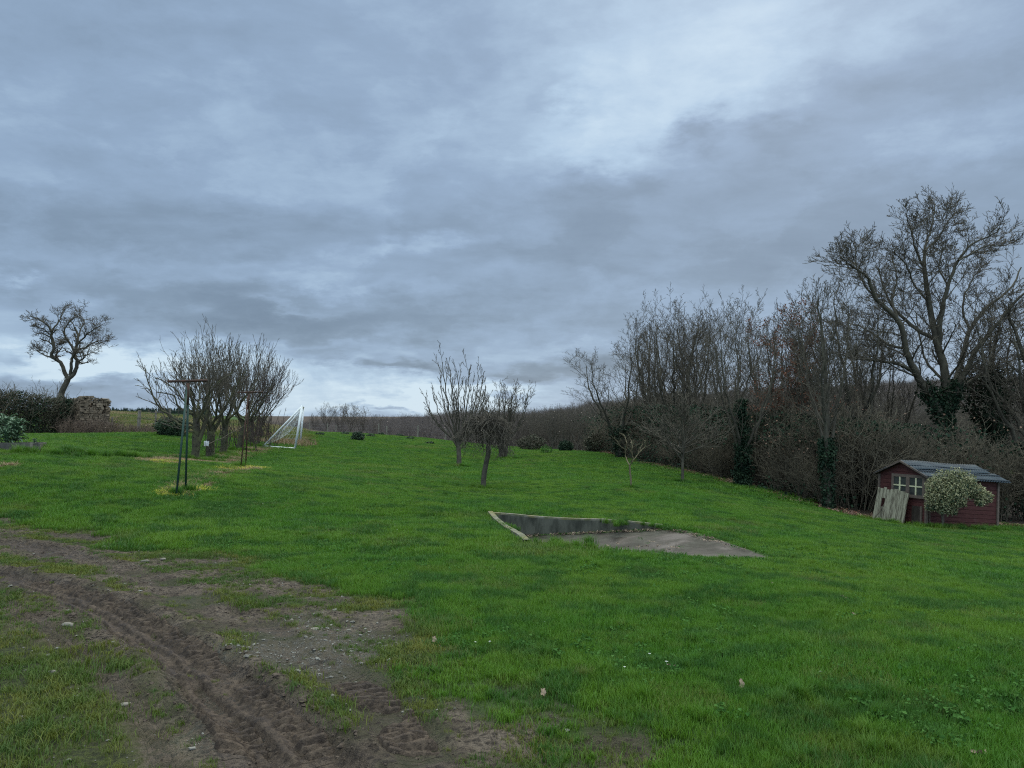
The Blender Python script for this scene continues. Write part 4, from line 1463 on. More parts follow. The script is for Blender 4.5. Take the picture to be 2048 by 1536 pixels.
def meadow_trees():
    rng = np.random.default_rng(33)
    # tall vase shaped tree
    Y = 31.0; b = W(918, 935, Y); loc = np.array([b[0], Y, G(b[0], Y) - .02])
    T = []; C = []
    P, R = tube_line([(0, 0, -.1), (.0, 0, .35), (-.02, 0, .75), (-.05, 0, 1.0)], .105, .085, 8)
    T.append((0, P, R)); top = P[-1]
    prm = dict(max=3, n=[0, 7, 5, 3], start=[0, .15, .2, .3], ang=[0, 24, 26, 30], lr=[0, .50, .28, .3], ls=.3, rr=[0, .55, .5, .6],
               rmin=.008, seg=[0, 6, 3, 2], wig=[0, .05, .08, .1], grav=[0, .09, .1, .05], tap=.4)
    for (dx, H, r) in ((-1.35, 3.3, .028), (-1.05, 3.6, .030), (-.62, 4.85, .038), (-.25, 4.2, .03), (.02, 4.45, .032), (.45, 4.55, .034), (.75, 4.35, .03), (1.1, 3.7, .028), (1.2, 2.9, .022),
                       (-1.2, 2.9, .022), (-.85, 4.3, .028), (-.4, 4.6, .028), (-.1, 3.7, .025), (.25, 4.1, .026), (.6, 3.8, .026), (.95, 4.2, .027), (-.7, 3.3, .022), (.5, 3.0, .02)):
        dy = rng.uniform(-.9, .9); H = .86 * H
        P, R = tube_line([top - np.array([0, 0, rng.uniform(0, .25)]), (dx * .38, dy * .3, 1.0 + (H - 1) * .22), (dx * .8, dy * .8, 1.0 + (H - 1) * .58), (dx, dy, H)], r, .012, 12, rng, .02)
        T.append((0, P, R))
        spread(rng, C, P, R, 1, prm, (H - 1.0) * .8)
    tree_obj('vase_tree', 'bare pruned tree with long straight upright shoots standing behind the weeping tree', tuple(loc), T, C, 'bark', 'twig')
    # weeping tree
    Y = 20.5; b = W(965, 981, Y); loc = np.array([b[0], Y, G(b[0], Y) - .02])

    def q(px, py, dy=0):
        return W(px, py, Y + dy) - loc
    T = []; C = []
    P, R = tube_line([q(965, 985), q(967, 962), q(970, 938), q(976, 912), q(977, 890), q(975, 868)], .072, .06, 16, rng, .004)
    T.append((0, P, R)); top = P[-1]
    prm = dict(max=2, n=[0, 12, 5], start=[0, .12, .1], ang=[0, 50, 45], lr=[0, .45, .5], ls=.3, rr=[0, .5, .6], rmin=.0045, seg=[0, 6, 3],
               wig=[0, .30, .30], grav=[0, -.22, -.2], tap=.5, nodown=0)
    for k in range(44):
        a = 2 * math.pi * k / 44 + rng.uniform(-.15, .15)
        rad = rng.uniform(.25, .62); c, s = math.cos(a), math.sin(a)
        hz = rng.uniform(.25, .5)
        pts = [top - np.array([0, 0, .06]), top + np.array([c * rad * .3, s * rad * .3, hz * .8]), top + np.array([c * rad * .75, s * rad * .75, hz]),
               top + np.array([c * rad * 1.1, s * rad * 1.1, hz * .3]), top + np.array([c * rad * 1.2, s * rad * 1.2, -rng.uniform(.0, .45)])]
        P, R = tube_line(pts, .022, .006, 14, rng, .035)
        C.append((1, P, R))
        spread(rng, C, P, R, 1, prm, 1.0)
    tree_obj('weeping_tree', 'small weeping tree with crooked trunk and tangled drooping bare crown', tuple(loc), T, C, 'bark', 'twig')
    # many stemmed bare tree
    Y = 39.0; b = W(1006, 919, Y); loc = np.array([b[0], Y, G(b[0], Y) - .02])
    T = []; C = []
    prm = dict(max=3, n=[0, 9, 6, 4], start=[0, .35, .25, .2], ang=[0, 28, 32, 34], lr=[0, .42, .45, .45], ls=.35, rr=[0, .45, .55, .7],
               rmin=.0075, seg=[0, 5, 3, 2], wig=[0, .10, .14, .14], grav=[0, .12, .08, .06], tap=.4)
    for k in range(17):
        a = 6.28 * k / 17 * 2; rad = rng.uniform(.5, 1.7); H = rng.uniform(2.6, 3.5)
        P, R = tube_line([(.15 * math.cos(a), .12 * math.sin(a), -.05), (.25 * math.cos(a), .2 * math.sin(a), .8), (rad * .7 * math.cos(a), rad * .6 * math.sin(a), 1.9), (rad * math.cos(a), rad * math.sin(a), H)], .042, .012, 12, rng, .03)
        T.append((0, P, R)); spread(rng, C, P, R, 1, prm, H * .85)
    tree_obj('bare_tree', 'many stemmed bare tree with a wide fan of fine twigs behind the weeping tree', tuple(loc), T, C, 'bark', 'twig')
    # round bare tree on a straight stem
    Y = 27.0; b = W(1365, 969, Y); loc = np.array([b[0], Y, G(b[0], Y) - .02])
    T = []; C = []
    P, R = tube_line([(0, 0, -.1), (.01, 0, .5), (.02, 0, 1.0), (.03, 0, 1.5)], .055, .045, 10)
    T.append((0, P, R)); top = P[-1]
    prm = dict(max=3, n=[0, 9, 6, 3], start=[0, .2, .2, .2], ang=[0, 38, 34, 32], lr=[0, .55, .5, .4], ls=.35, rr=[0, .5, .6, .7],
               rmin=.0075, seg=[0, 5, 3, 2], wig=[0, .10, .10, .1], grav=[0, .07, .06, .05], tap=.4)
    for k in range(17):
        a = 2.4 * k; el_ = rng.uniform(.15, 1.45); Ln = rng.uniform(1.2, 1.75)
        z0 = rng.uniform(.75, 1.5)
        d = np.array([math.cos(a) * math.cos(el_), math.sin(a) * math.cos(el_), math.sin(el_)])
        P = run(rng, np.array([.02, 0, z0]), d, Ln * (1 + .35 * d[2]), 9, .06, .045)
        R = np.linspace(.028, .010, 10)
        C.append((1, P, R)); spread(rng, C, P, R, 1, prm, Ln)
    tree_obj('round_tree', 'small bare tree with a straight stem and round pale crown before the treeline', tuple(loc), T, C, 'bark', 'pale_twig')
    # pale sapling
    Y = 21.5; b = W(1262, 982, Y); loc = np.array([b[0], Y, G(b[0], Y) - .02])

    def q(px, py, dy=0):
        return W(px, py, Y + dy) - loc
    T = []; C = []
    P, R = tube_line([q(1262, 986), q(1262, 965), q(1260, 945), q(1259, 930)], .030, .024, 8, rng, .003)
    T.append((0, P, R))
    for pts, r in (([(1259, 932), (1268, 918), (1278, 905), (1283, 890)], .018), ([(1259, 930), (1250, 912), (1253, 888), (1247, 868)], .018),
                   ([(1278, 905), (1290, 893), (1294, 882)], .010), ([(1252, 900), (1240, 892), (1233, 880)], .010), ([(1262, 925), (1265, 900), (1262, 880)], .012), ([(1268, 918), (1262, 905), (1266, 892)], .010)):
        P, R = tube_line([q(a, b_, rng.uniform(-.2, .2)) for a, b_ in pts], r, .007, 8, rng, .008)
        T.append((0, P, R))
        spread(rng, C, P, R, 1, dict(max=2, n=[0, 5, 3], start=[0, .3, .3], ang=[0, 35, 35], lr=[0, .5, .4], ls=.3, rr=[0, .5, .6], rmin=.0045, seg=[0, 4, 2], wig=[0, .12, .1], grav=[0, .12, .1], tap=.5), .55)
    tree_obj('sapling', 'pale tan forked sapling with few twigs on the lawn between the slab and the treeline', tuple(loc), T, C, 'tan_twig', 'tan_twig')


meadow_trees()


def upright_tree(rng, H, nl=6, fork=.28, sp=.19, r=.16, dens=1.0, single=False, curl=0.0):
    """tall hedgerow tree with ascending limbs"""
    T = []; C = []
    P, R = tube_line([(0, 0, -.2), (rng.normal() * .1, 0, H * .15), (rng.normal() * .15, rng.normal() * .15, H * fork)], r, r * .8, 8, rng, .02)
    T.append((0, P, R)); top = P[-1]
    if single:
        P, R = tube_line([top, top + np.array([rng.normal() * .2, rng.normal() * .2, H * .3]), np.array([rng.normal() * .3, rng.normal() * .3, H * .97])], r * .8, .03, 12, rng, .04)
        T.append((0, P, R))
        spread(rng, C, P, R, 1, dict(max=4, n=[0, int(24 * dens), 7, 5, 3], start=[0, .02, .25, .2, .2], ang=[0, 38, 36, 36, 35], lr=[0, .5, .45, .45, .5], ls=.55, rr=[0, .32, .5, .65, .7],
               rmin=.0075, seg=[0, 7, 4, 3, 2], wig=[0, .08 + curl, .12 + curl, .14, .14], grav=[0, .10, .08, .08, .05], tap=.35), H * .7)
    prm = dict(max=4, n=[0, int(12 * dens), 6, 5, 3], start=[0, .20, .2, .2, .2], ang=[0, 38, 40, 40, 40], lr=[0, .46, .48, .46, .5], ls=.35, rr=[0, .34, .5, .65, .7],
               rmin=.0075, seg=[0, 6, 4, 3, 2], wig=[0, .09 + curl, .12 + curl, .14, .14], grav=[0, .14, .12, .09, .05], tap=.35)
    for k in range(nl):
        a = 2 * math.pi * k / nl + rng.uniform(-.4, .4); rad = H * sp * rng.uniform(.6, 1.15); hh = H * rng.uniform(.82, 1.0)
        c, s = math.cos(a), math.sin(a)
        z0 = H * fork
        P, R = tube_line([top - np.array([0, 0, rng.uniform(0, .12) * H]), top + np.array([c * rad * .45, s * rad * .45, (hh - z0) * .25]),
                          top + np.array([c * rad * .85, s * rad * .85, (hh - z0) * .6]), top + np.array([c * rad, s * rad, hh - z0])], r * .52, .013, 14, rng, .05)
        T.append((0, P, R)); spread(rng, C, P, R, 1, prm, hh - z0)
    return T, C


def ivy_on(rng, T, zmax, n, rad=.28, size=.10, limbs=False):
    P0 = []
    src = T if limbs else T[:1]
    for (_, P, R) in src:
        P0.append(P[P[:, 2] < zmax])
    allp = np.concatenate(P0)
    if len(allp) < 2:
        allp = T[0][1]
    i = rng.integers(0, len(allp), n)
    z = allp[i] + np.stack([np.zeros(n), np.zeros(n), rng.uniform(-.3, .5, n)], 1)
    a = rng.uniform(0, 6.28, n)
    k = rad * np.sqrt(rng.uniform(.2, 1, n)) * (.6 + .6 * vnoise(a, z[:, 2] * 1.3, 3))
    z[:, 0] += k * np.cos(a); z[:, 1] += k * np.sin(a)
    z = z[z[:, 2] < zmax + .4]
    return leaves_mesh('ivy', z, size, M['ivy_leaf'], rng, droop=.5, aspect=.85)


def tree_line():
    rng = np.random.default_rng(77)
    kf = lambda l: 5 if l <= 1 else (4 if l == 2 else 3)
    protos = []; hts = []
    spec = [dict(nl=4, fork=.30, sp=.20, r=.17), dict(nl=5, fork=.22, sp=.24, r=.19), dict(nl=3, fork=.34, sp=.20, single=True, r=.18), dict(nl=3, fork=.30, sp=.22, single=True, curl=.05, r=.17), dict(nl=4, fork=.16, sp=.20, r=.15)]
    for s in spec:
        T, C = upright_tree(rng, 9.0, **s)
        zs = np.sort(np.array([q[1][-1][2] for q in C]))
        hts.append(float(zs[int(len(zs) * .997)]))
        protos.append((T, C, tubes_mesh('trunk', T, M['bark'], lambda l: 7), tubes_mesh('crown', C, M['twig'], kf)))
    grp = 'bare trees of the treeline on the right'
    rows = [  # px, Y, top py, proto, sx, label, extra
        (1240, 43, 662, 1, 1.35, 'leftmost tree of the treeline, low and spreading, with an ivy clad foot', 'ivy2'),
        (1296, 42, 612, 0, 1.0, 'bare tree second from the left end of the treeline', None),
        (1345, 39, 572, 1, 1.0, 'tall bare tree right behind the small round tree in the treeline', None),
        (1392, 37, 590, 2, 1.0, 'bare tree of the treeline next right of the tall one behind the round tree', None),
        (1436, 35, 596, 4, .9, 'bare tree next left of the tree with the thick dark ivy column', None),
        (1484, 28.2, 566, 1, .85, 'tall bare tree whose trunk is a thick dark column of ivy', 'ivy'),
        (1528, 32, 578, 0, .9, 'bare tree next right of the thick dark ivy column', None),
        (1566, 30, 600, 4, .9, 'tree still holding reddish brown dead leaves in the treeline', 'leaves'),
        (1608, 29, 590, 2, .9, 'bare tree just right of the one with reddish brown leaves', 'fewleaves'),
        (1652, 24.4, 522, 3, .85, 'tall slim bare tree with ivy trunk left of the huge spreading tree', 'ivy2'),
        (1700, 29, 520, 0, 1.0, 'bare tree under the left arm of the huge spreading tree', None),
        (1762, 31, 600, 1, .9, 'bare tree behind the left end of the red shed', None),
        (1995, 31, 560, 2, 1.0, 'ivy smothered bare tree right of the huge spreading tree', 'ivybig'),
        (2046, 28, 545, 3, 1.2, 'bare tree cut by the right edge of the view', 'ivy2'),
        (2120, 27, 560, 0, 1.2, 'bare tree just past the right edge of the view', None),
    ]
    for (px, Y, top, pi, sx, lab, ex) in rows:
        T, C, mt, mc = protos[pi]
        x = (px - 1024) / F * Y
        z = G(x, Y) - .05
        H = EYE - z + (856 - top) / F * Y
        s = H / hts[pi]
        sx = sx * 1.12
        t = thing('hedgerow_tree', lab, 'tree', (x, Y, z), rng.uniform(0, 6.28), grp)
        t.scale = (s * sx, s * sx, s)
        link('trunk', mt, t); link('crown', mc, t)
        if ex in ('ivy', 'ivy2', 'ivybig'):
            zm = {'ivy': 4.8, 'ivy2': 2.6, 'ivybig': 6.2}[ex]
            link('ivy', ivy_on(rng, T, zm, {'ivy': 5200, 'ivy2': 2600, 'ivybig': 9000}[ex], {'ivy': .36, 'ivy2': .33, 'ivybig': .42}[ex], .11, limbs=ex != 'ivy'), t)
            if ex == 'ivy':
                ztop = 3.9; n = 6000
                zz_ = rng.uniform(.0, ztop, n); a = rng.uniform(0, 6.28, n); zz_ = zz_ ** 1.15; k = (.62 - .07 * zz_) * rng.uniform(.05, 1.25, n) ** .7 * (.35 + 1.1 * vnoise(a * 1.2, zz_ * 2.6, 8 + Y))
                link('ivy', leaves_mesh('ivy', np.stack([k * np.cos(a), k * np.sin(a), zz_], 1), .12, M['ivy_leaf'], rng, droop=.5, aspect=.85), t)
        if ex in ('leaves', 'fewleaves'):
            tw = [q for q in C if q[0] >= 3]
            pts = np.array([q[1][-1 if rng.uniform() < .5 else 1] + rng.normal(size=3) * .05 for q in tw for _ in range(2)])
            f = 1.0 if ex == 'leaves' else .25
            keep = (fbm(pts[:, 0] * .7 + 4, pts[:, 2] * .7, 3) > (.40 if f == 1 else .55)) & (rng.uniform(size=len(pts)) < (.8 if f == 1 else .4)) & (pts[:, 2] > (4.2 if f == 1 else 2))
            link('leaves', leaves_mesh('leaves', pts[keep], .11, M['brown_leaf'], rng, aspect=.7), t)
    # second row, seen only as more twigs between the front trees
    BACK = ['back row bare tree at the left end, behind the second tree of the treeline', 'back row bare tree behind the tall tree over the small round tree', 'back row bare tree showing left of the thick ivy column',
            'back row bare tree showing right of the thick ivy column', 'back row bare tree behind the one with reddish brown leaves', 'back row bare tree behind the left arm of the huge spreading tree']
    for k in range(6):
        px = 1290 + k * 85 + rng.uniform(-18, 18); Y = 47 - k * 1.3 + rng.uniform(-2, 2)
        pi = int(rng.integers(0, 5)); T, C, mt, mc = protos[pi]
        x = (px - 1024) / F * Y; z = G(x, Y)
        top = 640 - rng.uniform(0, 40)
        s = (EYE - z + (856 - top) / F * Y) / hts[pi]
        t = thing('hedgerow_tree', BACK[k], 'tree', (x, Y, z), rng.uniform(0, 6.28), 'back row trees of the treeline')
        t.scale = (s, s, s)
        link('trunk', mt, t); link('crown', mc, t)

    # the huge spreading tree
    Y = 29.0; b = W(1893, 1000, Y); loc = np.array([b[0], Y, G(b[0], Y) - .05])
    L = [
        ([(740, 1180), (735, 1080), (735, 980), (740, 880), (720, 760), (692, 640), (655, 470), (636, 330)], .26, .09, 0, 0),
        ([(636, 330), (640, 250), (668, 150), (680, 60)], .085, .02, 0, .5),
        ([(636, 330), (600, 260), (580, 170), (560, 110)], .06, .018, 0, -1.0),
        ([(640, 260), (700, 200), (740, 130), (770, 95)], .05, .018, 0, 1.0),
        ([(735, 1000), (690, 930), (650, 860), (600, 780), (560, 680), (528, 560), (430, 462), (402, 380)], .20, .07, 0, -1.5),
        ([(402, 380), (360, 345), (320, 320), (280, 285)], .06, .02, -1.5, -2.2),
        ([(430, 462), (380, 400), (350, 330), (345, 240)], .05, .02, -1.3, -.6),
        ([(692, 640), (605, 592), (512, 512), (470, 430), (440, 330)], .10, .03, 0, 1.5),
        ([(700, 660), (705, 560), (738, 410), (782, 300), (850, 222), (935, 190), (960, 160)], .13, .02, 0, -1.2),
        ([(782, 300), (840, 270), (900, 240), (990, 235)], .05, .015, -.8, -.4),
        ([(738, 900), (790, 745), (832, 600), (905, 500), (1000, 425), (1050, 330)], .14, .03, 0, 1.8),
        ([(745, 920), (850, 700), (955, 560), (1062, 440), (1180, 380)], .14, .03, 0, -1.6),
        ([(600, 780), (520, 742), (430, 728), (330, 718), (280, 700)], .09, .025, -.6, -1.5),
        ([(560, 680), (470, 650), (400, 600), (300, 560)], .07, .02, -.8, .8),
        ([(528, 560), (500, 470), (520, 380), (500, 290)], .06, .02, -.9, .4),
        ([(650, 470), (590, 400), (560, 320), (500, 260)], .05, .02, 0, -1.4),
        ([(832, 600), (800, 500), (830, 400), (880, 330)], .06, .02, .9, 1.8),
        ([(738, 410), (700, 330), (720, 250)], .045, .018, -.4, .8),
        ([(730, 820), (650, 740), (620, 640), (600, 520)], .07, .02, 0, 2.2),
        ([(760, 860), (860, 800), (960, 740), (1060, 720)], .08, .02, .2, 1.0),
    ]
    limbs = px_limbs(rng, L, 2.1325, 1550, 380, Y, loc)
    limbs = [(l, P, R * .82) for (l, P, R) in limbs]
    prm = dict(max=4, n=[0, 13, 7, 5, 3], start=[0, .15, .2, .2, .2], ang=[0, 42, 38, 36, 34], lr=[0, .52, .52, .55, .6], ls=.35, rr=[0, .30, .5, .62, .7],
               rmin=.0075, seg=[0, 6, 4, 3, 2], wig=[0, .12, .12, .11, .10], grav=[0, .05, .05, .04, .03], tap=.35)
    crown = []
    for (l, P, R) in limbs[1:]:
        spread(rng, crown, P, R, 1, prm, min(max(2.4, np.linalg.norm(P[-1] - P[0])), 3.6))
    spread(rng, crown, limbs[0][1][8:], limbs[0][2][8:], 1, prm, 3.0)
    t = tree_obj('spreading_tree', 'huge spreading bare tree towering behind the red shed', tuple(loc), limbs, crown, 'bark', 'twig', kt=10)
    link('ivy', ivy_on(rng, limbs, 4.4, 5000, .30, .11, limbs=True), t)

    # undergrowth of the wood edge: a mass of stems nobody could count
    sh = []
    for k in range(5):
        C = []
        for s in range(30):
            a = rng.uniform(0, 6.28); r0 = rng.uniform(0, .5)
            P = run(rng, np.array([r0 * math.cos(a), r0 * math.sin(a), -.1]), nrm(np.array([math.cos(a) * rng.uniform(0, .35), math.sin(a) * rng.uniform(0, .35), 1])), rng.uniform(1.8, 3.3), 7, .09, .02)
            R = np.linspace(.017, .008, 8); C.append((1, P, R))
            spread(rng, C, P, R, 2, dict(max=3, n=[0, 0, 8, 4], start=[0, 0, .2, .2], ang=[0, 0, 40, 40], lr=[0, 0, .32, .45], ls=.2, rr=[0, 0, .6, .7], rmin=.007, seg=[0, 0, 4, 3], wig=[0, 0, .15, .15], grav=[0, 0, .03, 0], tap=.6), 3)
        sh.append(proto('shrub', tubes_mesh('shrub', C, M['hedge_twig'], lambda l: 3)))
    pts = []
    for k in range(len(EDGE) - 3):
        a = np.array(EDGE[k]); b_ = np.array(EDGE[k + 1]); Ln = np.linalg.norm(b_ - a)
        d = (b_ - a) / Ln; nr_ = np.array([-d[1], d[0]])
        if nr_[0] < 0 and k < 5: nr_ = -nr_
        if k >= 5: nr_ = np.array([0, 1.0])
        for row in range(5):
            n = int(Ln / .85)
            for s in range(n):
                q = a + d * Ln * (s + rng.uniform()) / max(n, 1) + nr_ * (.55 + row * .95 + rng.uniform(-.35, .35))
                pts.append((q[0], q[1], rng.uniform(.35, .65) if row == 0 else rng.uniform(.6, 1.08)))
    pts = np.array(pts)
    # keep clear of the shed
    sx, sy = pts[:, 0] - 12.6, pts[:, 1] - 22.7
    keep = ~((np.abs(sx) < 2.3) & (pts[:, 1] < 25.2) & (pts[:, 1] > 19)) & (pts[:, 0] < 27) & ~((pts[:, 0] > 13.5) & (pts[:, 1] < 24.0))
    keep &= ~((pts[:, 1] > 46) & (rng.uniform(size=len(pts)) < .5))
    pts = pts[keep]
    o = scatter('undergrowth', np.stack([pts[:, 0], pts[:, 1], gz(pts[:, 0], pts[:, 1])], 1),
                np.stack([rng.normal(0, .07, len(pts)), rng.normal(0, .07, len(pts)), rng.uniform(0, 6.28, len(pts))], 1), pts[:, 2], rng.integers(0, 5, len(pts)), sh)
    tag(o, 'dense brown leafless undergrowth along the foot of the treeline', 'undergrowth')
    # ivy and bramble leaves through the undergrowth
    n = 80000
    i = rng.integers(0, len(pts), n)
    q = pts[i]
    P = np.stack([q[:, 0] + rng.normal(0, .5, n), q[:, 1] + rng.normal(0, .5, n) + .5, np.zeros(n)], 1)
    hgt = rng.uniform(0, 1, n) ** 1.3 * 2.9
    P[:, 2] = gz(P[:, 0], P[:, 1]) + hgt
    k = (fbm(P[:, 0] * .8 + P[:, 1] * .45, P[:, 2] * .8, 66, 3) > .49)
    o = link('ivy_tangle', leaves_mesh('ivy_tangle', P[k], .10, M['ivy_leaf'], rng, aspect=.85))
    tag(o, 'dark ivy leaves tangled through the undergrowth of the treeline', 'ivy', kind='stuff')
    n = 5000
    i = rng.integers(0, len(pts), n); q = pts[i]
    P = np.stack([q[:, 0] + rng.normal(0, .5, n) - .3, q[:, 1] + rng.normal(0, .5, n) - .3, np.zeros(n)], 1)
    P[:, 2] = gz(P[:, 0], P[:, 1]) + rng.uniform(.8, 3.3, n)
    k = (fbm(P[:, 0] * .9 + P[:, 1] * .5, P[:, 2] * .9, 16, 3) > .60) & (P[:, 1] < 30)
    o = link('dead_leaves', leaves_mesh('dead_leaves', P[k], .075, M['pinkish_leaf'], rng, aspect=.8, flat=.3))
    tag(o, 'buff dead leaves still hanging in the undergrowth', 'leaves', kind='stuff')
    # litter on the ground along the edge
    n = 9000
    s = rng.uniform(0, 1, n)
    pr = []
    for k in range(3):
        PP = np.stack([rng.uniform(-.2, .2, 40), rng.uniform(-.2, .2, 40), rng.uniform(.0, .07, 40)], 1)
        pr.append(proto('leaf_heap', leaves_mesh('leaf_heap', PP, .07, M['pinkish_leaf'] if k == 0 else M['brown_leaf'] if k == 1 else M['straw'], rng, flat=.6)))
    pp = []
    for k in range(len(EDGE) - 3):
        a = np.array(EDGE[k]); b_ = np.array(EDGE[k + 1]); Ln = np.linalg.norm(b_ - a); d = (b_ - a) / Ln
        for s in range(int(Ln / .07)):
            q = a + d * Ln * rng.uniform() + np.array([rng.normal(0, .35) + .25, rng.normal(0, .25)])
            pp.append(q)
    pp = np.array(pp)
    o = scatter('leaf_litter', np.stack([pp[:, 0], pp[:, 1], gz(pp[:, 0], pp[:, 1]) + .01], 1), slope_rot(pp[:, 0], pp[:, 1], rng.uniform(0, 6.28, len(pp))), rng.uniform(.6, 1.2, len(pp)), rng.integers(0, 3, len(pp)), pr)
    tag(o, 'dead leaves and low brambles where the lawn meets the treeline', 'leaf litter')


tree_line()


def leafy(name, label, px, py, Y, rx, rz_, n, mat, size, cat='bush', shape=None, seed=1, stem=True):
    rng = np.random.default_rng(seed)
    b = W(px, py, Y); loc = (b[0], Y, G(b[0], Y))
    a = rng.normal(size=(n, 3)); a /= np.linalg.norm(a, axis=1)[:, None]
    r = rng.uniform(.25, 1, n) ** .4
    P = a * r[:, None] * np.array([rx, rx, rz_])
    f = .72 + .5 * vnoise(a[:, 0] * 3 + 9, a[:, 2] * 3 + 4, seed) + .25 * vnoise(a[:, 1] * 7, a[:, 2] * 7, seed + 2)
    P *= f[:, None]
    P[:, 2] += rz_
    P = P[P[:, 2] > .02]
    t = thing(name, label, cat, loc)
    link('foliage', leaves_mesh('foliage', P, size, M[mat], rng), t)
    if stem:
        br = []
        for k in range(9):
            Q = run(rng, np.zeros(3), nrm(np.array([rng.normal() * .5, rng.normal() * .5, 1])), rz_ * 1.6, 6, .15, .02)
            br.append((0, Q, np.linspace(.02, .006, 7)))
        link('stem', tubes_mesh('stem', br, M['twig'], lambda l: 4), t)
    return t


leafy('bush', 'dark green rounded bush before the left fence, behind the near washing post', 342, 874, 35.5, .62, .42, 5200, 'bush_leaf', .085, seed=2)
leafy('bush', 'small dark round bush alone on the ridge of the meadow', 716, 881, 48, .36, .25, 2500, 'bush_leaf', .08, seed=3)
leafy('bush', 'dark round evergreen bush at the far end of the meadow, left of the treeline', 1131, 906, 50, .42, .36, 2500, 'ivy_leaf', .09, seed=4)
leafy('bush', 'grey brown low bush right behind the many stemmed tree', 1062, 902, 52, .9, .5, 2500, 'hedge_leaf', .10, seed=6)
leafy('bush', 'dark brown twiggy bush against the left end of the treeline', 1192, 912, 49, .65, .62, 3000, 'hedge_leaf', .10, seed=7)
leafy('bush', 'pale small bush with bare twigs in front of the far bushes', 1092, 909, 45, .35, .22, 300, 'weed_leaf', .08, seed=8)
WEEDL = ['dark weed clump on the ridge just right of the small dark bush', 'low dark weed clump under the middle of the far ridge posts', 'dark weed clump below the ridge posts left of the vase shaped tree',
         'dark weed clump on the ridge left of the small dark bush', 'leftmost dark weed clump on the ridge, near the goal', 'flat weed clump behind the ridge, second right of the small bush', 'flat weed clump at the foot of the far ridge posts']
for _k, (px, py, Y) in enumerate(((741, 878, 55), (820, 881, 56), (860, 884, 50), (690, 872, 56), (640, 872, 52), (762, 872, 60), (800, 876, 60))):
    leafy('weed_clump', WEEDL[_k], px, py, Y, .28, .10, 260, 'bush_leaf', .09, cat='weeds', seed=20 + _k, stem=False)['group'] = 'weed clumps along the ridge'


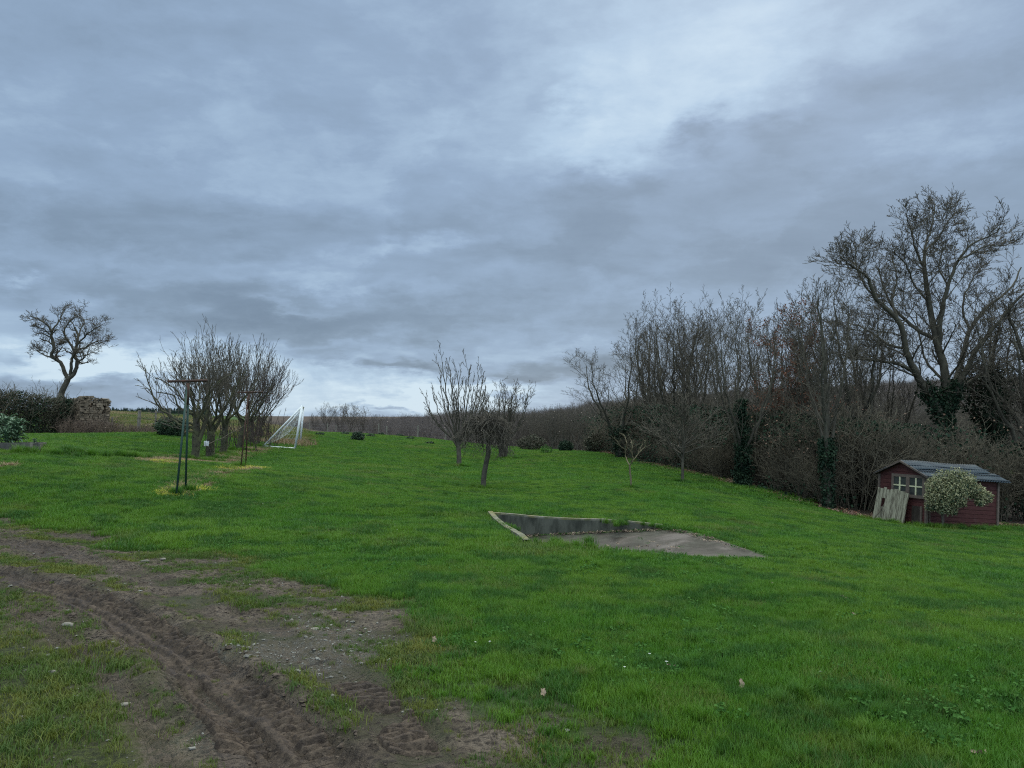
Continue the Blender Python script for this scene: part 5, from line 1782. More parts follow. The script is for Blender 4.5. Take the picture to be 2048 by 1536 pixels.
# ------------------------------------------------------------------ far woods
def far_woods():
    rng = np.random.default_rng(90)
    pr = []
    for k in range(5):
        T, C = upright_tree(rng, 10, nl=5, fork=.3, sp=.24, r=.22, dens=.8, single=(k % 2 == 0))
        C = [(l, P[::2] if len(P) > 3 else P, (R[::2] if len(P) > 3 else R) * (1.5 if l > 1 else 1.1)) for (l, P, R) in C if l <= 3]
        C = [c for c in C if len(c[1]) > 1]
        pr.append(proto('far_tree', tubes_mesh('far_tree', [(0, P, R) for (_, P, R) in T] + C, M['wood_far_hazed'], lambda l: 5 if l == 0 else 3)))
    N = 60000
    x = rng.uniform(-120, 420, N); y = rng.uniform(118, 560, N)
    u = x / y
    wood = (u > -.33) & (u < .8)
    keep = wood & (rng.uniform(size=N) < np.clip(.13 * (250 / y) ** .5, 0, 1) * (.45 + 1.1 * fbm(x / 40, y / 40, 7)))
    x, y = x[keep], y[keep]
    s = rng.uniform(.75, 1.15, len(x)) * .9
    zt = gz(x, y)
    # the trees grow lower towards the hollow on the left
    u_ = 1024 + F * x / y
    sky_ = np.interp(u_, [520, 640, 740, 800, 860, 960, 1075, 1150, 1200, 1300, 2048], [845, 842, 839, 836, 830, 823, 825, 813, 803, 790, 750])
    hm = EYE - zt + (856 - sky_ + rng.normal(0, 2.5, len(x)) * 250 / y) / F * y
    s = np.minimum(s, hm / 10.4) * rng.uniform(.72, 1.04, len(x)) * (.82 + .36 * fbm(u_ / 14, y / 60, 23, 3))
    ok_ = s > .22
    x, y, s = x[ok_], y[ok_], s[ok_]
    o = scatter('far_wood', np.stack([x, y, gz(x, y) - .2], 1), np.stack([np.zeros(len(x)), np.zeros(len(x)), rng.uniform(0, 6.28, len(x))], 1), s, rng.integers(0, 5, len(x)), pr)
    tag(o, 'grey brown leafless wood covering the far hillside', 'wood')
    # valley wood close behind the treeline and the meadow's far end
    pr2 = []
    for k in range(4):
        T, C = upright_tree(rng, 8, nl=5, fork=.2, sp=.24, r=.12, dens=.9)
        C = [c for c in C if c[0] <= 4]
        pr2.append(proto('valley_tree', tubes_mesh('valley_tree', [(0, P, R) for (_, P, R) in T] + C, M['wood_near'], lambda l: 5 if l == 0 else 3)))
    pp = []
    for k in range(750):
        y = rng.uniform(62, 118); x = rng.uniform(1.5 + (y - 62) * -.02, .75 * y)
        if y < 74 and 7.0 < x < 12.5: continue      # pale field in the gap
        u_ = 1024 + F * x / y
        hm = EYE - G(x, y) + (856 - float(np.interp(u_, [900, 1000, 1100, 1200, 1300], [845, 832, 828, 812, 790])) + rng.normal() * 4) / F * y
        if hm < 1.6: continue
        pp.append((x, y, min(rng.uniform(.40, .75), hm / 8.3)))
    pp = np.array(pp)
    o = scatter('valley_wood', np.stack([pp[:, 0], pp[:, 1], gz(pp[:, 0], pp[:, 1]) - .1], 1), np.stack([np.zeros(len(pp)), np.zeros(len(pp)), rng.uniform(0, 6.28, len(pp))], 1), pp[:, 2], rng.integers(0, 4, len(pp)), pr2)
    tag(o, 'brown leafless wood behind the far end of the meadow', 'wood')
    # a few separate trees on the skyline beyond the ridge
    kf = lambda l: 4 if l <= 1 else 3
    ms = []
    for k in range(3):
        T, C = upright_tree(rng, 7, nl=7, fork=.18, sp=.28, r=.13, dens=1.0)
        C = [(l, P, R * 1.3) for (l, P, R) in C]
        ms.append((tubes_mesh('trunk', T, M['wood_near'], lambda l: 6), tubes_mesh('crown', C, M['wood_near'], kf)))
    for k, (px, Y, top, wd, lab) in enumerate(((655, 112, 814, .95, 'tallest of the small trees on the skyline right of the goal'), (700, 105, 812, 1.25, 'broad round tree on the skyline above the small dark bush'),
                                               (683, 118, 818, .9, 'thin tree on the skyline between the tallest and the broad one'), (722, 110, 824, 1.0, 'rightmost tree of the skyline group beyond the ridge'),
                                               (628, 125, 830, .8, 'low tree on the skyline just right of the goal'), (752, 140, 834, .8, 'small tree on the skyline at the left end of the far wood'))):
        x = (px - 1024) / F * Y; z = G(x, Y)
        H = EYE - z + (856 - top) / F * Y
        t = thing('skyline_tree', lab, 'tree', (x, Y, z), rng.uniform(0, 6), 'trees beyond the meadow ridge')
        s = H / 7.2; t.scale = (s * wd, s * wd, s)
        link('trunk', ms[k % 3][0], t); link('crown', ms[k % 3][1], t)
    # conifer plantation far left
    cp = []
    for k in range(3):
        mb = MB()
        mb.tube([(0, 0, 0), (0, 0, 10)], [.15, .02], 5)
        for L_ in range(22):
            z = 1.2 + L_ * .4
            r = (10.2 - z) * .23 * rng.uniform(.75, 1.2)
            for q in range(9):
                a = q * .7 + L_ * 1.1 + rng.uniform(-.2, .2)
                c, s = math.cos(a), math.sin(a)
                mb.quadify([(0, 0, z + .25), (r * .6 * c - .28 * s, r * .6 * s + .28 * c, z - .05), (r * c, r * s, z - .35), (r * .6 * c + .28 * s, r * .6 * s - .28 * c, z - .05)], [(0, 1, 2, 3)])
        me = bpy.data.meshes.new('conifer'); me.from_pydata(mb.V, [], mb.Fc); me.materials.append(M['conifer'])
        cp.append(proto('conifer', me))
    N = 1500
    y = rng.uniform(500, 600, N); x = (rng.uniform(150, 420, N) - 1024) / F * y
    s = rng.uniform(.65, 1.15, N) * (.55 + .6 * vnoise(x / 22, y / 60, 4))
    o = scatter('conifer_wood', np.stack([x, y, gz(x, y) - .2], 1), np.stack([np.zeros(N), np.zeros(N), rng.uniform(0, 6.28, N)], 1), s, rng.integers(0, 3, N), cp)
    tag(o, 'dark distant conifer plantation on the left skyline', 'wood')


far_woods()


# ------------------------------------------------------------------ left: hedge, ruin, fences, raised bed
def left_side():
    rng = np.random.default_rng(41)
    # hedge
    def hp(px, Y): return np.array([(px - 1024) / F * Y, Y])
    a = hp(-160, 30); b = hp(140, 38.5)
    t = thing('hedge', 'long overgrown dark hedge with ivy and bare brown twigs behind the raised bed', 'hedge', (b[0], b[1], G(*b)))
    n = 30000
    s = rng.uniform(0, 1, n)
    base = a[None] * (1 - s[:, None]) + b[None] * s[:, None]
    d = (b - a) / np.linalg.norm(b - a); nn = np.array([-d[1], d[0]])
    off = rng.uniform(-.55, .55, n)
    ht = 2.05 - .30 * s + (fbm(s * 22, s * 0, 5) - .5) * .5
    z = rng.uniform(0, 1, n) ** .8 * ht
    off *= (.6 + .7 * fbm(s * 30, z * 1.5, 8))
    P = np.stack([base[:, 0] + nn[0] * off, base[:, 1] + nn[1] * off, gz(base[:, 0], base[:, 1]) + z], 1) - np.array(t.location)
    br = fbm(s * 40, z * 1.6, 12) < .48
    green = ~br & ((s > .55) | (rng.uniform(size=n) < .35))
    link('foliage', leaves_mesh('foliage', P[green], .085, M['ivy_leaf'], rng, aspect=.8), t)
    link('dead_foliage', leaves_mesh('dead_foliage', P[~green & (rng.uniform(size=n) < .8)], .075, M['hedge_leaf'], rng), t)
    C = []
    for k in range(260):
        s_ = rng.uniform(); p = a * (1 - s_) + b * s_ + nn * rng.uniform(-.5, .5)
        q = np.array([p[0], p[1], G(*p)]) - np.array(t.location)
        h = (2.1 - .3 * s_) * rng.uniform(.85, 1.22)
        Pq = run(rng, q, nrm(np.array([rng.normal() * .2, rng.normal() * .2, 1])), h, 6, .14, .02)
        C.append((1, Pq, np.linspace(.014, .006, 7)))
        spread(rng, C, Pq, np.linspace(.014, .006, 7), 2, dict(max=2, n=[0, 0, 6], start=[0, 0, .3], ang=[0, 0, 45], lr=[0, 0, .2], ls=.2, rr=[0, 0, .7], rmin=.006, seg=[0, 0, 3], wig=[0, 0, .2], grav=[0, 0, .02], tap=.6), h)
    link('branches', tubes_mesh('branches', C, M['hedge_twig'], lambda l: 3), t)

    # stone ruin: walls laid stone by stone
    Y = 38.5
    c0 = hp(168, 37.8); cr_ = hp(214, 38.6); cl_ = hp(122, 40.5)
    z0 = G(*c0) - .1
    t = thing('stone_ruin', 'low roofless ruin of rough brown stone at the end of the hedge', 'ruin', (c0[0], c0[1], z0))
    Ht = (868 - 795) / F * 38 + .1

    def stonewall(A, B, h0, h1, holes, name):
        mb = MB()
        D = B - A; L = np.linalg.norm(D); D = D / L
        ang = math.atan2(D[1], D[0]); R = Matrix.Rotation(ang, 3, 'Z')
        z = 0
        while z < max(h0, h1):
            ch = rng.uniform(.07, .13); x = -rng.uniform(0, .12)
            while x < L:
                w_ = rng.uniform(.07, .21)
                top = h0 + (h1 - h0) * (x / L) + .05 * math.sin(9 * x)
                cx = x + w_ / 2; cz = z + ch / 2
                hole = any(hx0 < cx / L < hx1 and hz0 < cz < hz1 for (hx0, hx1, hz0, hz1) in holes)
                if cz < top and not hole and 0 < cx < L + .04:
                    dpt = .32 + rng.uniform(-.03, .05)
                    p = A - c0 + D * cx
                    mb.box((p[0], p[1], cz), (w_ - .014, dpt, ch - .012), R, .020, rng)
                x += w_
            z += ch
        o = mb.build(name, M['stone_wall'], t)
        return o
    rr_ = random.Random(4)
    rng_box = rng
    stonewall(c0, cr_, Ht + .03, Ht - .04, [(.16, .36, Ht - .44, Ht - .26), (.76, .90, Ht - .75, Ht - .40)], 'wall')
    stonewall(c0, cl_, Ht + .02, Ht - .12, [], 'wall')
    bk = c0 + (cr_ - c0) + (cl_ - c0)
    stonewall(cr_, bk, Ht - .1, Ht - .25, [], 'wall')
    mb = MB()
    for A, B, h in ((c0, cr_, Ht - .9), (c0, cl_, Ht - .15)):
        D = B - A; L = np.linalg.norm(D); R = Matrix.Rotation(math.atan2(D[1], D[0]), 3, 'Z'); m_ = (A + B) / 2 - c0
        mb.box((m_[0], m_[1], h / 2), (L - .06, .22, h), R)
    mb.build('mortar', M['mortar'], t)
    # grass and moss grown along the wall tops
    n = 1500
    s = rng.uniform(0, 1, n); which = rng.uniform(size=n) < .5
    A = np.where(which[:, None], c0 + (cr_ - c0) * s[:, None], c0 + (cl_ - c0) * s[:, None]) - c0
    P = np.stack([A[:, 0] + rng.normal(0, .08, n), A[:, 1] + rng.normal(0, .08, n), Ht - .12 * s + rng.uniform(-.05, .06, n)], 1)
    link('moss', leaves_mesh('moss', P, .05, M['hedge_leaf'], rng), t)
    # brambles and stalks around it, nobody could count them
    C = []
    for k in range(950):
        px = 120 + 250 * rng.uniform() ** 1.1; Yq = rng.uniform(35.8, 37.4) if px < 225 else rng.uniform(36.5, 39.5)
        p = hp(px, Yq); q = np.array([p[0], p[1], G(*p)])
        h = rng.uniform(.3, .9) if px < 240 else rng.uniform(.15, .55)
        Pq = run(rng, q, nrm(np.array([rng.normal() * .3, rng.normal() * .3, 1])), h, 5, .16, -.06)
        C.append((1, Pq, np.linspace(.011, .005, 6)))
        spread(rng, C, Pq, np.linspace(.010, .005, 6), 2, dict(max=2, n=[0, 0, 4], start=[0, 0, .3], ang=[0, 0, 50], lr=[0, 0, .35], ls=.2, rr=[0, 0, .7], rmin=.005, seg=[0, 0, 2], wig=[0, 0, .2], grav=[0, 0, 0], tap=.6), h)
    o = link('brambles', tubes_mesh('brambles', C, M['bramble'], lambda l: 3))
    tag(o, 'brown dead brambles and stalks around the ruin and along the left fence', 'brambles', kind='stuff')
    # rough pasture tufts beyond the left fence
    pr = [proto('pasture_tuft', blade_mesh('pasture_tuft', rng, 500, 1.8, .10, .28, .022, M['yard_grass'], .6)) for _ in range(2)] + \
         [proto('pasture_tuft', blade_mesh('pasture_tuft', rng, 400, 1.8, .10, .30, .022, M['straw'], .6))]
    N = 1600
    y = rng.uniform(39, 90, N); x = (rng.uniform(150, 600, N) - 1024) / F * y
    k = y > 39 + 0 * x
    o = scatter('pasture_grass', np.stack([x, y, gz(x, y)], 1), slope_rot(x, y, rng.uniform(0, 6.28, N)), rng.uniform(.6, 1.2, N), rng.integers(0, 3, N), pr)
    tag(o, 'rough yellowish pasture beyond the left fence', 'grass')

    # fences
    def fence(posts, label, nm='wire_fence'):
        p0 = posts[0]
        b0 = hp(p0[0], p0[1])
        t = thing(nm, label, 'fence', (b0[0], b0[1], G(*b0)))
        tops = []
        for (px, Yq, h, r) in posts:
            p = hp(px, Yq); z = G(*p)
            mb = MB(); q = np.array([p[0], p[1], z]) - np.array(t.location)
            ln = rng.normal(0, .03)
            mb.tube([q - np.array([0, 0, .15]), q + np.array([ln * .5, 0, h * .5]), q + np.array([ln, 0, h])], [r, r * .97, r * .92], 7)
            mb.build('post', M['post_wood'], t, smooth=False)
            tops.append((q, h))
        mb = MB()
        for i in range(len(tops) - 1):
            for fz_ in (.9, .6, .3):
                a_ = tops[i][0] + np.array([0, 0, tops[i][1] * fz_]); b_ = tops[i + 1][0] + np.array([0, 0, tops[i + 1][1] * fz_])
                mid = (a_ + b_) / 2 - np.array([0, 0, .03])
                mb.tube([a_, mid, b_], [.004] * 3, 4, False)
        mb.build('wire', M['wire'], t)
    fence([(224, 38.8, .8, .05), (278, 38.5, 1.15, .085), (312, 48, 1.1, .06), (340, 58, 1.1, .06), (372, 68, 1.1, .06), (420, 78, 1.1, .06)], 'weathered wooden posts of the pasture fence right of the stone ruin')
    fence([(621, 63, .75, .06), (656, 62.5, .8, .05), (672, 62.5, .7, .04), (758, 62, .95, .06), (774, 61, .8, .06), (836, 60.5, 1.0, .07), (891, 60, .95, .06), (930, 60, .9, .05), (990, 60.5, .9, .05)],
          'line of pale wooden posts along the far ridge of the meadow')

    # raised bed
    Yb = 18.6
    b = hp(78, Yb)
    t = thing('raised_bed', 'dark weathered timber raised bed at the left edge', 'raised bed', (b[0], b[1], G(*b)), math.radians(24))
    L = 3.2; D = 1.1; H = .27
    mb = MB()
    z0, z1 = G(b[0] - .1, Yb), G(b[0] - 1.6, Yb)
    sl = (z1 - z0) / 1.5
    R = Matrix.Rotation(math.atan(-sl), 3, 'Y')
    for (cx, cy, sx_, sy_) in ((-L / 2, 0, L, .05), (-L / 2, D, L, .05)):
        mb = MB(); mb.box((cx, cy, H / 2 - .02 - cx * 0), (sx_, sy_, H), None)
        o = mb.build('board', M['board_dark'], t, .004); o.rotation_euler = (0, -math.atan(-sl) * 0, 0)
    mb = MB(); mb.box((0.027, D / 2, H / 2 - .025), (.05, D + .04, H - .01)); mb.build('board', M['board_dark'], t, .004)
    for x_ in (-.12, -1.2, -2.4):
        mb = MB()
        mb.box((x_, -.045, H / 2 - .03), (.07, .04, H + .03))
        mb.build('stake', M['post_wood'], t, .004)
    mb = MB(); mb.box((-L / 2, D / 2, H * .38), (L - .06, D - .06, H * .6)); mb.build('soil', M['soil'], t)
    # kale plants
    labs = ['large grey green kale plant nearest the right end of the raised bed', 'kale plant at the left edge in the raised bed, tallest', 'kale plant at the back of the raised bed', 'low kale plant at the front of the raised bed', 'small kale seedling at the very end of the raised bed']
    for k, (dx, dy, h, nl) in enumerate(((-.52, .45, .62, 60), (-.98, .35, .80, 70), (-.75, .85, .72, 50), (-.66, .15, .42, 40), (-.12, .4, .16, 14))):
        k_ = thing('kale_plant', labs[k], 'kale', (b[0] + dx * .913 - dy * .407, b[1] + dx * .407 + dy * .913, t.location.z + H * .66), rng.uniform(0, 6), 'kale in the raised bed')
        mb = MB(); mb.tube([(0, 0, 0), (.02, 0, h * .4), (.0, .02, h * .75)], [.018, .016, .012], 6); mb.build('stem', M['kale_stem'], k_)
        V = []; Fc = []
        for q in range(nl):
            a_ = q * 2.4; zz2 = h * (.15 + .75 * q / nl); ln = rng.uniform(.20, .34) * (h / .6 if h < .5 else 1); elv = rng.uniform(.1, .9) + .5 * q / nl
            c, s = math.cos(a_), math.sin(a_)
            o_ = len(V); N_ = 7
            for i in range(N_):
                f = i / (N_ - 1)
                rad = ln * f; up_ = math.sin(elv) * ln * f - .35 * ln * f ** 3 * 1.6
                wd = .055 * math.sin(math.pi * min(1, .12 + f * .9)) * (ln / .28)
                for sgn in (-1, 0, 1):
                    ruf = (.018 * math.sin(i * 2.2 + q) if sgn else 0)
                    V.append((c * rad * math.cos(elv * .7) - s * wd * sgn, s * rad * math.cos(elv * .7) + c * wd * sgn, zz2 + up_ + ruf + (.02 if sgn else 0)))
            for i in range(N_ - 1):
                for j in range(2):
                    p_ = o_ + i * 3 + j
                    Fc.append((p_, p_ + 1, p_ + 4, p_ + 3))
        me = bpy.data.meshes.new('leaves'); me.from_pydata(V, [], Fc); me.materials.append(M['kale_leaf'])
        for p_ in me.polygons: p_.use_smooth = True
        link('leaves', me, k_)


left_side()


# ------------------------------------------------------------------ washing posts, goal, rag
def washing_post(label, Y, joint, bl, br_, legs, r, rusty):
    J = W(joint[0], joint[1], Y)
    base = W(legs[1][0], legs[1][1], Y)
    loc = np.array([base[0], Y, G(base[0], Y)])
    t = thing('washing_post', label, 'washing line post', tuple(loc), group='two washing line posts')
    A = W(bl[0], bl[1], Y - .12) - loc; B = W(br_[0], br_[1], Y + .12) - loc
    mb = MB(); mb.bar(A, B, r * 1.15, k=8); mb.bar(A + np.array([.02, 0, r]), A + np.array([.02, 0, r + .03]), .006); mb.bar(B + np.array([-.02, 0, r]), B + np.array([-.02, 0, r + .03]), .006)
    mb.build('crossbar', M['rust'], t, smooth=True)
    Jl = J - loc
    mb = MB(); mb.bar(Jl - np.array([0, 0, r]), Jl - np.array([0.002, 0, .42]), r * 1.5, r * 1.3); mb.build('sleeve', M['rust'], t, smooth=True)
    for i, (lx, ly) in enumerate(legs):
        yy = Y + (-.25 if i == 0 else .25)
        f = W(lx, ly, yy) ; f[2] = G(f[0], yy) - .08
        mb = MB(); mb.bar(f - loc, Jl - np.array([0, 0, .05]) + np.array([(-.012, .012)[i], 0, 0]), r, r)
        mb.build('leg', M['green_paint' if not rusty else 'rust'], t, smooth=True)
    return t


washing_post('nearer washing line post, dark green legs and a thick rusty crossbar', 14.3, (376, 764), (335, 763), (415, 761), [(352, 988), (371, 976)], .021, False)
washing_post('farther washing line post, slim and rusty, before the fruit tree row', 20.5, (497, 786), (475, 785), (526, 784), [(481, 939), (491, 936)], .017, True)


def goal():
    Y0 = 35.5
    nb = W(590, 902, Y0); loc = np.array([nb[0], Y0, G(nb[0], Y0)])
    t = thing('football_goal', 'white metal football goal with a torn net seen from the side', 'goal', tuple(loc))
    w2 = 6.2
    ntop = W(603.5, 813, Y0 + .1) - loc
    nbk = W(526, 898, Y0 - .25); nbk = nbk - loc
    fb = W(600.5, 888, Y0 + w2); ft = W(607, 815, Y0 + w2) - loc
    fb[2] = G(fb[0], fb[1]) + .03; fb = fb - loc
    fbk = W(546, 888, Y0 + w2 - .2); fbk[2] = G(fbk[0], fbk[1]) + .03; fbk = fbk - loc
    nb0 = np.array([0, 0, .04])
    nbk[2] = G(loc[0] + nbk[0], loc[1] + nbk[1]) - loc[2] + .04
    r = .052
    mats = M['white_paint']

    def bar(name, a, b, rr=r):
        mb = MB(); mb.bar(a, b, rr, k=10); return mb.build(name, mats, t, smooth=True)
    bar('post', nb0, ntop); bar('post', fb, ft); bar('crossbar', ntop, ft)
    bar('stay', nbk, ntop, .036); bar('stay', fbk, ft, .036)
    bar('ground_bar', nb0, nbk, .05); bar('ground_bar', fb, fbk, .05); bar('back_bar', nbk, fbk, .05)
    # net: sagging threads between frame pieces
    mb = MB()
    rng = random.Random(2)

    def sheet(A, B, C_, D_, n, m, sag):
        def pt(u, v):
            p = (A * (1 - u) + B * u) * (1 - v) + (D_ * (1 - u) + C_ * u) * v
            return p + sag * 4 * u * (1 - u) * math.sin(math.pi * v)
        for i in range(n + 1):
            mb.tube([pt(i / n, j / m) for j in range(m + 1)], [.004] * (m + 1), 3, False)
        for j in range(m + 1):
            mb.tube([pt(i / n, j / m) for i in range(n + 1)], [.004] * (n + 1), 3, False)
    sheet(ntop, ft, fbk, nbk, 30, 11, np.array([.25, 0, -.30]))
    sheet(fb, ft, ft * .98 + fbk * .02, fbk, 8, 8, np.array([0, .15, -.1]))
    mb.build('net', M['net'], t)


goal()


def rag():
    rng = np.random.default_rng(5)
    # cut branch propped between the fruit trees with a white rag on it
    Y = 24.3
    a = W(405, 893, Y); b = W(488, 851, Y + 3.5)
    o_ = np.array([a[0], a[1], G(a[0], a[1])])
    P, R = tube_line([a - o_, (a + b) / 2 - o_ + np.array([0, 0, -.04]), b - o_], .012, .008, 10, rng, .012)
    t = thing('propped_branch', 'thin pale branch propped slantwise between the fruit tree trunks', 'branch', tuple(o_))
    C = [(0, P, R)]
    spread(rng, C, P, R, 1, dict(max=1, n=[0, 9], start=[0, .1], ang=[0, 40], lr=[0, .1], ls=.2, rr=[0, .6], rmin=.004, seg=[0, 3], wig=[0, .15], grav=[0, 0], tap=.5), 2.5)
    link('stick', tubes_mesh('stick', C, M['pale_twig'], lambda l: 5), t)
    c = W(413, 886, Y - .05)
    V = []; n = 7
    for i in range(n):
        for j in range(n):
            u, v = i / (n - 1) - .5, j / (n - 1) - .5
            V.append((u * .13 * (1 - .3 * v), .03 * math.sin(u * 14), -v * .15 - .03 * abs(math.sin(u * 9))))
    me = bpy.data.meshes.new('rag'); me.from_pydata(V, [], [(i * n + j, i * n + j + 1, (i + 1) * n + j + 1, (i + 1) * n + j) for i in range(n - 1) for j in range(n - 1)])
    me.materials.append(M['rag'])
    o = link('rag', me, None, tuple(c))
    s_ = o.modifiers.new('thickness', 'SOLIDIFY'); s_.thickness = .004
    tag(o, 'small white rag caught on a branch between the fruit trees', 'rag')


rag()


# ------------------------------------------------------------------ red shed and the variegated shrub
def shed():
    Y = 21.5
    c = W(1852, 1056, Y); z0 = G(c[0], Y)
    t = thing('red_shed', 'small dark red wooden shed with a blue grey corrugated roof at the wood edge', 'shed', (c[0], Y, z0 - .03))
    ang = math.radians(15)
    t.rotation_euler = Matrix.Rotation(ang, 3, 'Z').to_4x4().to_3x3().to_euler()
    # local: x along the long side (to the right), y along the gable (away to the left), leaning slightly downhill
    t.rotation_euler = (Matrix.Rotation(ang, 3, 'Z') @ Matrix.Rotation(math.radians(4.0), 3, 'Y')).to_euler()
    Wd, L, H, RD = 1.82, 2.42, 1.47, .36

    def V3(x, y, z): return (x, y, z)
    th = .05
    # body: gable walls and side walls as solid panels
    mb = MB()

    def gable(x0, x1):
        pts = [(0, -.05), (Wd, -.05), (Wd, H), (Wd / 2, H + RD), (0, H)]
        v = [(x0, y, z) for y, z in pts] + [(x1, y, z) for y, z in pts]
        f = [(0, 1, 2, 3, 4), (9, 8, 7, 6, 5)] + [(i, (i + 5), (i + 1) % 5 + 5, (i + 1) % 5) for i in range(5)]
        mb.quadify(v, f)
    gable(0, th); gable(L - th, L)
    mb.box((L / 2, th / 2, H / 2 - .025), (L - 2 * th, th, H + .05)); mb.box((L / 2, Wd - th / 2, H / 2 - .025), (L - 2 * th, th, H + .05))
    mb.build('wall', M['red_boards'], t)
    # corner posts and trims
    for (x, y, h, sx_, sy_) in ((-.012, -.012, H, .07, .07), (-.012, Wd + .012, H, .06, .06), (L + .012, -.012, H, .06, .06)):
        mb = MB(); mb.box((x, y, h / 2 - .03), (sx_, sy_, h - .02)); mb.build('corner_post', M['frame_wood'], t, .003)
    mb = MB(); mb.box((.56, -.018, .45), (.035, .03, .95)); mb.box((.09, -.018, .42), (.03, .03, .9)); mb.build('batten', M['frame_wood'], t, .002)
    # roof: two corrugated slopes, the near one of lapped sheets
    for side in (0, 1):
        V = []; Fc = []
        ov = .16
        x0, x1 = -.14, L + .34
        sl = RD / (Wd / 2)
        for sheet in range(2):
            a0 = 0 if sheet == 0 else .47
            a1 = .53 if sheet == 0 else 1.0
            nrow, ncol = 5, 96
            o_ = len(V)
            e0 = .0 if sheet == 1 else .0
            xs0 = x0 + (.0 if sheet == 1 else .02); xs1 = x1 - (0 if sheet == 1 else .22)
            for i in range(nrow):
                f = a0 + (a1 - a0) * i / (nrow - 1)
                dist = (Wd / 2 + ov) * f
                for j in range(ncol):
                    x = xs0 + (xs1 - xs0) * j / (ncol - 1)
                    yy = Wd / 2 - dist if side == 0 else Wd / 2 + dist
                    # corrugation runs down the slope
                    z = H + RD + .035 - dist * sl + (.0 if sheet == 0 else -.02) + .013 * math.sin(x * 2 * math.pi / .09) + (.012 * math.sin(3 * x) if sheet == 0 else 0)
                    V.append((x, yy, z))
            for i in range(nrow - 1):
                for j in range(ncol - 1):
                    p = o_ + i * ncol + j
                    Fc.append((p, p + 1, p + ncol + 1, p + ncol))
        me = bpy.data.meshes.new('roof'); me.from_pydata(V, [], Fc); me.materials.append(M['roof_sheet'])
        for p in me.polygons: p.use_smooth = True
        o = link('roof', me, t)
        s_ = o.modifiers.new('thickness', 'SOLIDIFY'); s_.thickness = .008
    # battens that show as dark steps on the roof
    mb = MB()
    sl = RD / (Wd / 2)
    for f in (.33, .66, .97):
        d_ = (Wd / 2 + .16) * f
        mb.box((L / 2 + .08, Wd / 2 - d_, H + RD - d_ * sl + .055), (L + .42, .035, .02), Matrix.Rotation(math.atan(sl), 3, 'X'))
    mb.build('roof_batten', M['roof_sheet'], t, .003)
    mb = MB()
    for sgn in (-1, 1):
        a = np.array([-.12, Wd / 2, H + RD + .01]); b = np.array([-.12, Wd / 2 + sgn * (Wd / 2 + .15), H + RD - (Wd / 2 + .15) * sl + .01])
        m_ = (a + b) / 2; Ln = np.linalg.norm(b - a)
        mb.box(m_, (.02, Ln, .05), Matrix.Rotation(math.atan2(b[2] - a[2], b[1] - a[1]) if sgn > 0 else math.atan2(a[2] - b[2], a[1] - b[1]), 3, 'X'))
    mb.build('barge_board', M['frame_wood'], t, .002)
    # double window in a broad brown frame; gable faces -x
    fr = thing_part = link('window', bpy.data.meshes.new('window'), t)
    y0, y1, zz0, zz1 = .04, 1.30, .82, 1.47
    mb = MB()
    X = -.025
    fw = .085
    mb.box((X, (y0 + y1) / 2, zz1 - fw / 2), (.05, y1 - y0, fw)); mb.box((X, (y0 + y1) / 2, zz0 + fw / 2), (.05, y1 - y0, fw))
    for yy in (y0 + fw / 2, (y0 + y1) / 2, y1 - fw / 2):
        mb.box((X - .002, yy, (zz0 + zz1) / 2), (.05, fw if yy != (y0 + y1) / 2 else .13, zz1 - zz0 - 2 * fw))
    me = bpy.data.meshes.new('window'); me.from_pydata(mb.V, [], mb.Fc); me.materials.append(M['frame_wood']); fr.data = me
    ym = (y0 + y1) / 2
    for (a, b) in ((y0 + fw, ym - .065), (ym + .065, y1 - fw)):
        mb = MB(); mb.box((X + .004, (a + b) / 2, (zz0 + zz1) / 2), (.02, b - a, zz1 - zz0 - 2 * fw)); mb.build('pane', M['window_dark'], fr)
        mb = MB(); mb.box((X - .018, (a + b) / 2, (zz0 + zz1) / 2), (.018, .045, zz1 - zz0 - 2 * fw)); 
        mb.box((X - .016, (a + b) / 2, (zz0 + zz1) / 2), (.014, b - a, .035)); mb.build('glazing_bar', M['muntin'], fr)
    # panel painted dark as opening's shade right of the pallet, with a broken board
    mb = MB(); mb.box((-.004, .38, .32), (.012, .30, .56)); mb.build('opening_shade', M['soil'], t)
    mb = MB(); mb.box((-.02, .17, .30), (.03, .06, .62)); mb.build('door_jamb', M['frame_wood'], t)

    # pallet of weathered boards leaning on the gable
    Rz = Matrix.Rotation(ang, 3, 'Z')
    base = Vector((c[0], Y, 0)) + Rz @ Vector((-.30, .52, 0))
    p = thing('board_panel', 'panel of pale weathered planks with a square hole leaning on the shed gable', 'wooden panel', (base.x, base.y, G(base.x, base.y) - .02))
    p.rotation_euler = (Rz @ Matrix.Rotation(math.radians(12), 3, 'Y') @ Matrix.Rotation(math.radians(3.0), 3, 'X')).to_euler()
    rng = random.Random(6)
    y = 0
    wds = [.13, .15, .14, .17, .13, .15, .12, .16, .09]
    for i, wd in enumerate(wds):
        top = .98 - .012 * i * 0 + rng.uniform(-.03, .03) - (.05 if i == 0 else 0); bot = rng.uniform(-.01, .03)
        mb = MB()
        yc = y + wd / 2
        if i == 6:   # square hole
            mb.box((0, yc, (bot + .42) / 2), (.022, wd - .012, .42 - bot), None, .003, rng); mb.build('plank', M['pallet_board'], p); mb = MB(); mb.box((0, yc, (.68 + top) / 2), (.022, wd - .012, top - .68), None, .003, rng)
        else:
            mb.box((rng.uniform(-.006, .006), yc, (bot + top) / 2), (.022, wd - .012, top - bot), None, .004, rng)
        o = mb.build('plank', M['pallet_board'], p)
        y += wd
    mb = MB()
    for z in (.18, .80):
        mb.box((.028, y / 2, z), (.03, y - .04, .08))
    mb.build('crosspiece', M['frame_wood'], p)

    # variegated shrub in front of the long wall
    rs = np.random.default_rng(10)
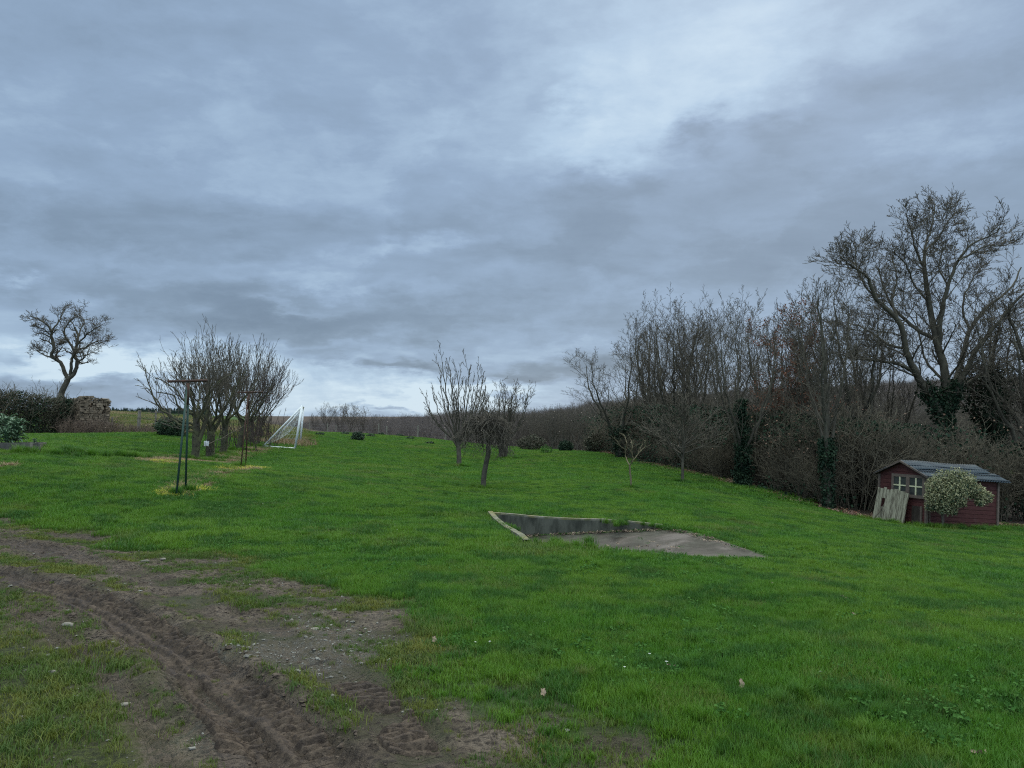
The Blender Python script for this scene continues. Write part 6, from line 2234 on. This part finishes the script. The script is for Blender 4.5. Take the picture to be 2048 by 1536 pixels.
    Yb = 20.9
    b = W(1885, 1062, Yb)
    loc = np.array([b[0], Yb, G(b[0], Yb)])
    s = thing('variegated_shrub', 'cream and green variegated shrub with an umbrella crown before the red shed', 'shrub', tuple(loc))
    T = []

    def q(px, py, dy=0): return W(px, py, Yb + dy) - loc
    P, R = tube_line([q(1886, 1064), q(1885, 1045), q(1884, 1025), q(1890, 1005)], .022, .018, 8)
    T.append((0, P, R))
    blobs = [(1872, 972, 20, 0), (1890, 960, 22, .1), (1912, 958, 22, 0), (1932, 962, 20, .1), (1868, 995, 18, -.1), (1890, 990, 22, -.15), (1912, 985, 22, -.2), (1938, 978, 18, 0),
             (1955, 985, 16, 0), (1972, 995, 13, 0), (1885, 1010, 18, -.1), (1902, 1018, 13, -.1), (1862, 1010, 12, 0), (1922, 1005, 10, -.1), (1960, 1002, 9, -.1), (1898, 975, 24, .25), (1925, 972, 22, .25)]
    pts = []
    for (px, py, r, dy) in blobs:
        cc = q(px, py, dy); rr = r / F * Yb
        n = int(30 * r)
        a = rs.normal(size=(n, 3)); a /= np.linalg.norm(a, axis=1)[:, None]
        pts.append(cc + a * (rr * rs.uniform(.35, 1.12, n) ** .6)[:, None])
        P, R = tube_line([T[0][1][-2], (T[0][1][-1] + cc) / 2 + np.array([0, 0, .04]), cc], .012, .005, 6, rs, .01)
        T.append((1, P, R))
    link('trunk', tubes_mesh('trunk', T, M['pale_twig'], lambda l: 6), s)
    pts = np.concatenate(pts)
    link('foliage', leaves_mesh('foliage', pts, .058, M['cream_leaf'], rs, aspect=.5), s)
    link('inner_foliage', leaves_mesh('inner_foliage', pts[::3] * .97, .06, M['bush_leaf'], rs, aspect=.6), s)
    # leaning dead stick left of the panel
    a = W(1742, 1042, 22.6); bb = W(1770, 1010, 22.9)
    o_ = np.array([a[0], a[1], G(a[0], a[1])])
    d_ = thing('leaning_pole', 'dark pole leaning against the left side of the shed', 'pole', tuple(o_))
    mb = MB(); mb.bar(np.array([0, 0, -.05]), bb - o_ + np.array([0.05, 0, .1]), .025, .02, 6); mb.build('stick', M['bark'], d_)


shed()
